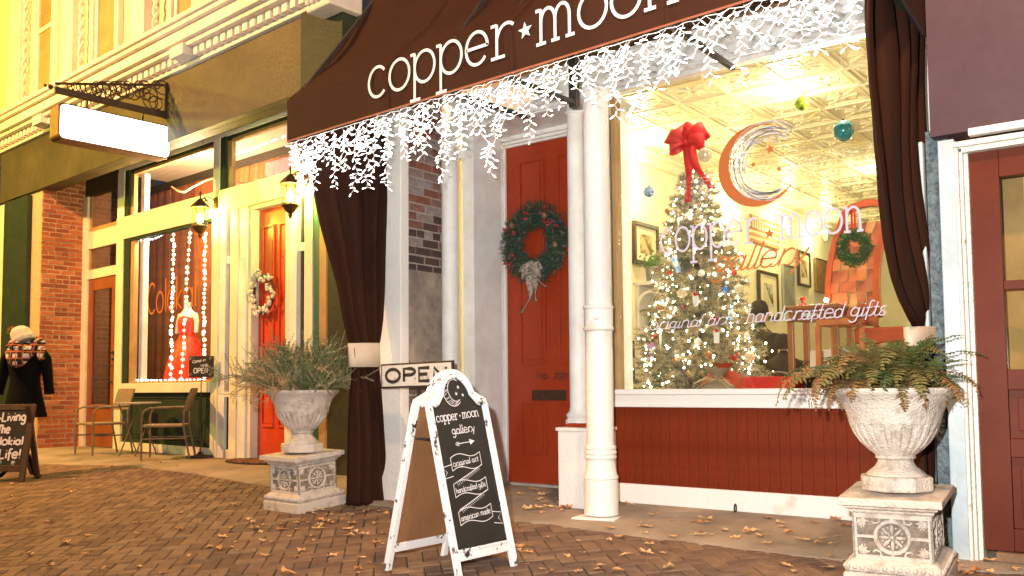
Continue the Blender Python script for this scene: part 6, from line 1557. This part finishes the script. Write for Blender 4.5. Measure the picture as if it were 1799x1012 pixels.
for (x, y) in ((cbx0+.0, 6.64), (cbx1-.02, 6.64), (cbx0+.02, 6.93), (cbx1, 6.93)): MB().bar((x, y, .80), (x, y, zs-.071), .036).build('leg', orw2, t)
q = P(1520, 560, 6.6); t = thing('cloth_bow', 'large orange net bow tied on the seat of the woven chair', 'bow', q)
bow(t, (0, 0, 0), .12, M('orange_net', (.50, .12, .04), .8, (.36, .08, .02), 20, .2), [(.10, .06, 1), (-.05, .08, 1)], seed=3)
t = thing('wrapped_board', 'orange cloth wrapped plank running right from the woven chair seat', 'gift', P(1555, 590, 6.7)); MB().box(-.20, .14, -.05, .05, -.05, .06).build('wrap', orc, t, 'local', bevel=.015)
t = thing('gift_box', 'large pale brown wrapped box below the woven chair', 'box', (P(1510, 640, 6.9).x, 7.0, .80)); MB().box(-.12, .22, -.12, .12, 0, .34).build('carton', M('kraft_paper', (.42, .28, .17), .7), t, 'local', bevel=.004)
# boxwood wreath on the chair
q = P(1502, 436, 6.80); t = thing('boxwood_wreath', 'round green boxwood wreath hung by a red ribbon on the woven chair back', 'wreath', q)
m_ = MB(); r_ = random.Random(31)
for i in range(900):
    a = r_.uniform(0, 6.283); b = r_.uniform(0, 6.283); c = Vector((math.cos(a)*(.088+.038*math.cos(b)), -.035*abs(math.sin(b))-.01, math.sin(a)*(.095+.04*math.cos(b))))
    d = Vector((r_.uniform(-1, 1), -r_.uniform(0, 1), r_.uniform(-1, 1))).normalized(); s_ = d.orthogonal().normalized()*.006; m_.add([c, c+d*.011+s_, c+d*.024, c+d*.011-s_], [(0, 1, 2, 3)])
m_.build('leaves', M('boxwood_green', (.05, .15, .02), .4, (.02, .06, .01), 40), t, 'local', kind='stuff')
MB().tube([(.09*math.cos(a), 0, .095*math.sin(a)) for a in [2*pi*i/24 for i in range(24)]], .02, 6, closed=True).build('ring', M('twig_brown', (.05, .035, .02), .9), t, 'local')
m_ = MB().box(-.018, -.004, -.02, -.016, .11, .28).box(.004, .018, -.02, -.016, .11, .28).build('ribbon', redv, t, 'local')
# people inside the shop, seen from behind
coat = M('dark_coat', (.022, .017, .014), .85, (.035, .028, .022), 10, .2, 80); hatm = M('dark_beanie', (.020, .014, .011), .95, (.035, .025, .02), 40, .5, 120); skin = M('skin', (.50, .28, .18), .55)
def person(label, base, h, rz, hat, build_face=True):
    t = thing('person', label, 'person', base, rz); k = h/1.75
    me = bpy.data.meshes.new('body')
    V = [(0, 0, .95), (0, .0, 1.2), (0, .01, 1.42), (0, -.01, 1.52), (0, -.02, 1.60), (.09, 0, .90), (.10, -.01, .5), (.10, .02, .08), (.10, -.13, .03), (-.09, 0, .90), (-.10, -.01, .5), (-.10, .02, .08), (-.10, -.13, .03), (.19, 0, 1.40), (.25, .02, 1.12), (.22, -.14, .92), (-.19, 0, 1.40), (-.25, .02, 1.12), (-.22, -.14, .92)]
    E_ = [(0, 1), (1, 2), (2, 3), (3, 4), (0, 5), (5, 6), (6, 7), (7, 8), (0, 9), (9, 10), (10, 11), (11, 12), (2, 13), (13, 14), (14, 15), (2, 16), (16, 17), (17, 18)]
    Rr = [.15, .17, .16, .07, .06, .11, .07, .05, .04, .11, .07, .05, .04, .085, .065, .045, .085, .065, .045]
    me.from_pydata([(x*k, y*k, z*k) for x, y, z in V], E_, []); o = bpy.data.objects.new('body', me); COL.objects.link(o); o.parent = t; me.materials.append(coat)
    sk = o.modifiers.new('skin', 'SKIN'); 
    for i, r in enumerate(Rr): me.skin_vertices[0].data[i].radius = (r*k, r*k*.8)
    me.skin_vertices[0].data[0].use_root = True
    sb = o.modifiers.new('smooth', 'SUBSURF'); sb.levels = 1; sb.render_levels = 2; BASE[o.name] = BASE[t.name]
    hd = MB().ball((0, -.02*k, 1.68*k), .095*k, 20, 14, sx=.82, sy=.98, sz=1.22); hd.tube([(0, -.10*k, 1.69*k), (0, -.125*k, 1.665*k), (0, -.10*k, 1.655*k)], .013*k, 6)
    for s_ in (-1, 1): hd.ball((s_*.08*k, -.01*k, 1.68*k), .022*k, 8, 6, sx=.4, sz=1.3)
    hd.build('head', skin, t, 'local', smooth=True)
    ey = MB()
    for s_ in (-1, 1): ey.ball((s_*.03*k, -.105*k, 1.69*k), .010*k, 6, 4)
    ey.tube([(-.025*k, -.108*k, 1.62*k), (.025*k, -.108*k, 1.62*k)], .005*k, 5); ey.build('face_features', M('dark_features', (.08, .03, .02), .5), t, 'local')
    for s_ in (-1, 1):
        hn = MB(); w0 = Vector((s_*.22*k, -.14*k, .92*k)); hn.ball(w0+Vector((0, -.04, -.05))*k, .04*k, 8, 6, sx=.5, sz=1.1)
        for f_ in range(4): b0 = w0+Vector((s_*.0, -.065+.018*f_, -.08))*k; hn.tube([b0, b0+Vector((0, -.012, -.035))*k, b0+Vector((-s_*.012, -.012, -.065+.006*abs(f_-1)))*k], [.009*k, .008*k, .006*k], 6)
        b0 = w0+Vector((-s_*.01, -.075, -.045))*k; hn.tube([b0, b0+Vector((-s_*.01, -.025, -.025))*k], [.010*k, .007*k], 6); hn.build('hand', skin, t, 'local', smooth=True)
    hp = [(.10, 1.66), (.105, 1.70), (.10, 1.76), (.075, 1.815), (.03, 1.84)] if hat else [(.10, 1.60), (.108, 1.68), (.103, 1.75), (.075, 1.80), (.02, 1.815)]
    MB().lathe([(a*k, b*k) for a, b in hp], (0, .0 if hat else .015, 0), 20).build('beanie' if hat else 'hair', hatm, t, 'local', smooth=True)
    ellip([(.72*k, .22*k, .17*k, 0, 0), (1.0*k, .20*k, .16*k, 0, 0), (1.25*k, .215*k, .16*k, 0, 0), (1.42*k, .20*k, .13*k, 0, 0), (1.50*k, .10*k, .09*k, 0, 0)]).build('coat', coat, t, 'local', smooth=True)
    return t
q = P(1334, 545, 10.6); person('person in dark beanie and dark coat standing in the shop right of the christmas tree', (q.x, 10.6, -.01), (q.z+.01)/1.72*1.75, math.radians(150), True)
q = P(1368, 600, 9.8); person('person in a dark coat standing behind the wooden side table, lower than the beanie wearer', (q.x+.05, 9.8, -.01), 1.42, math.radians(190), False)
q = P(1148, 570, 9.2); person('dark haired person in dark clothes half hidden behind the left side of the christmas tree', (q.x, 9.2, -.01), (q.z+.01)/1.68*1.75, math.radians(120), False)

# ================================================================== LEFT SHOP WINDOW DISPLAY
def light_string(label, pts, r, n, mat_, hang=True):
    P0 = [Matrix.Rotation(-RL, 3, 'Z') @ Vector(p) for p in pts]; t = thing('light_string', label, 'string lights', P0[0], 0, 'light strings in the clothes shop window')
    MB().tube([p-P0[0] for p in P0], .003, 5).build('wire', wire_w, t, 'local')
    m_ = MB(); seg = [(b-a).length for a, b in zip(P0, P0[1:])]; tot = sum(seg)
    for i in range(n):
        s_ = tot*(i+.5)/n+rnd.uniform(-.02, .02); k = 0
        while k < len(seg)-1 and s_ > seg[k]: s_ -= seg[k]; k += 1
        p = P0[k].lerp(P0[k+1], max(0, min(1, s_/seg[k])))+Vector((rnd.uniform(-.012, .012), rnd.uniform(-.01, .01), 0)); m_.ball(p-P0[0], r*rnd.uniform(.8, 1.15), 8, 6)
    m_.build('bulbs', mat_, t, 'local', smooth=True, kind='stuff')
def LP_(x, y, Y=6.62): return L(x, y, Y)
bw = M('frosted_ball_bulb', (1, .9, .7), .5, emit=(1, .88, .62), es=2.4)
light_string('string of round warm bulbs hanging left of the red dress', [LP_(305, 408), LP_(304, 480), LP_(302, 560), LP_(300, 668)], .024, 34, bw)
light_string('string of round warm bulbs hanging in front of the red dress', [LP_(334, 402), LP_(330, 470), LP_(326, 545), LP_(322, 610), LP_(318, 668)], .022, 26, bw)
light_string('string of round warm bulbs hanging right of the red dress', [LP_(361, 405), LP_(359, 520), LP_(358, 668)], .023, 32, bw)
light_string('outer string of small cool bulbs along the left side of the window', [LP_(229, 425, 6.53), LP_(229, 550, 6.53), LP_(228, 668, 6.53)], .012, 22, bulb_c)
light_string('inner string of cool bulbs on the white post inside the window', [LP_(236, 425, 6.58), LP_(237, 550, 6.58), LP_(234, 668, 6.58)], .016, 30, bulb_c)
light_string('string of small cool bulbs swagged along the top of the window', [LP_(232, 424, 6.54), LP_(270, 420, 6.54), LP_(300, 405, 6.54), LP_(330, 400, 6.54), LP_(366, 398, 6.54)], .010, 26, bulb_c)
light_string('string of small cool bulbs along the bottom of the window', [LP_(240, 668, 6.54), LP_(300, 668, 6.54), LP_(364, 667, 6.54)], .012, 20, bulb_c)
light_string('string of small cool bulbs in the transom over the red door', [L(404, 325, 6.54), L(404, 275, 6.54), L(440, 262, 6.54), L(503, 238, 6.54)], .011, 22, bulb_c)
dm = L(329, 620, 7.0); dm.z = 1.0
t = thing('dress_mannequin', 'white mannequin in a flared red dress behind the clothes shop window', 'mannequin', L2W(dm), -RL+math.radians(10))
rdm = M('red_satin', (.75, .035, .012), .35, (.62, .025, .01), 3, .1, 30)
zt_ = L(329, 545, 7.0).z-1.0; zw = L(329, 590, 7.0).z-1.0
ellip([(.02, .37, .28, 0, 0), (.25, .33, .25, 0, 0), (zw-.12, .22, .17, 0, 0), (zw, .135, .10, 0, 0)]).build('skirt', rdm, t, 'local', smooth=True)
sk = [o for o in COL.objects if o.parent == t][0]
for v in sk.data.vertices:
    if v.co.z < zw-.05: a = math.atan2(v.co.y, v.co.x); f_ = 1+.10*math.sin(a*7)*(zw-v.co.z)/zw; v.co.x *= f_; v.co.y *= f_
ellip([(zw, .14, .105, 0, 0), (zw+.04, .135, .10, 0, 0), (zw+.16, .165, .12, 0, -.01), (zw+.25, .17, .10, 0, 0), (zw+.29, .13, .08, 0, 0)]).build('bodice', rdm, t, 'local', smooth=True)
wm = M('mannequin_white', (.78, .72, .66), .4)
ellip([(zw+.24, .155, .085, 0, 0), (zw+.33, .16, .075, 0, 0), (zw+.38, .08, .06, 0, 0), (zw+.42, .05, .05, 0, 0), (zw+.50, .045, .045, 0, 0)]).build('torso', wm, t, 'local', smooth=True)
MB().tube([(-.02, -.11, zw), (.03, -.15, zw-.15), (.05, -.2, zw-.35)], [.02, .03, .012], 6).build('sash', rdm, t, 'local')
for s_ in (-1, 1): MB().tube([(s_*.155, 0, zw+.32), (s_*.20, 0, zw+.22), (s_*.215, -.02, zw+.04)], [.045, .04, .03], 8).build('arm', wm, t, 'local', smooth=True)
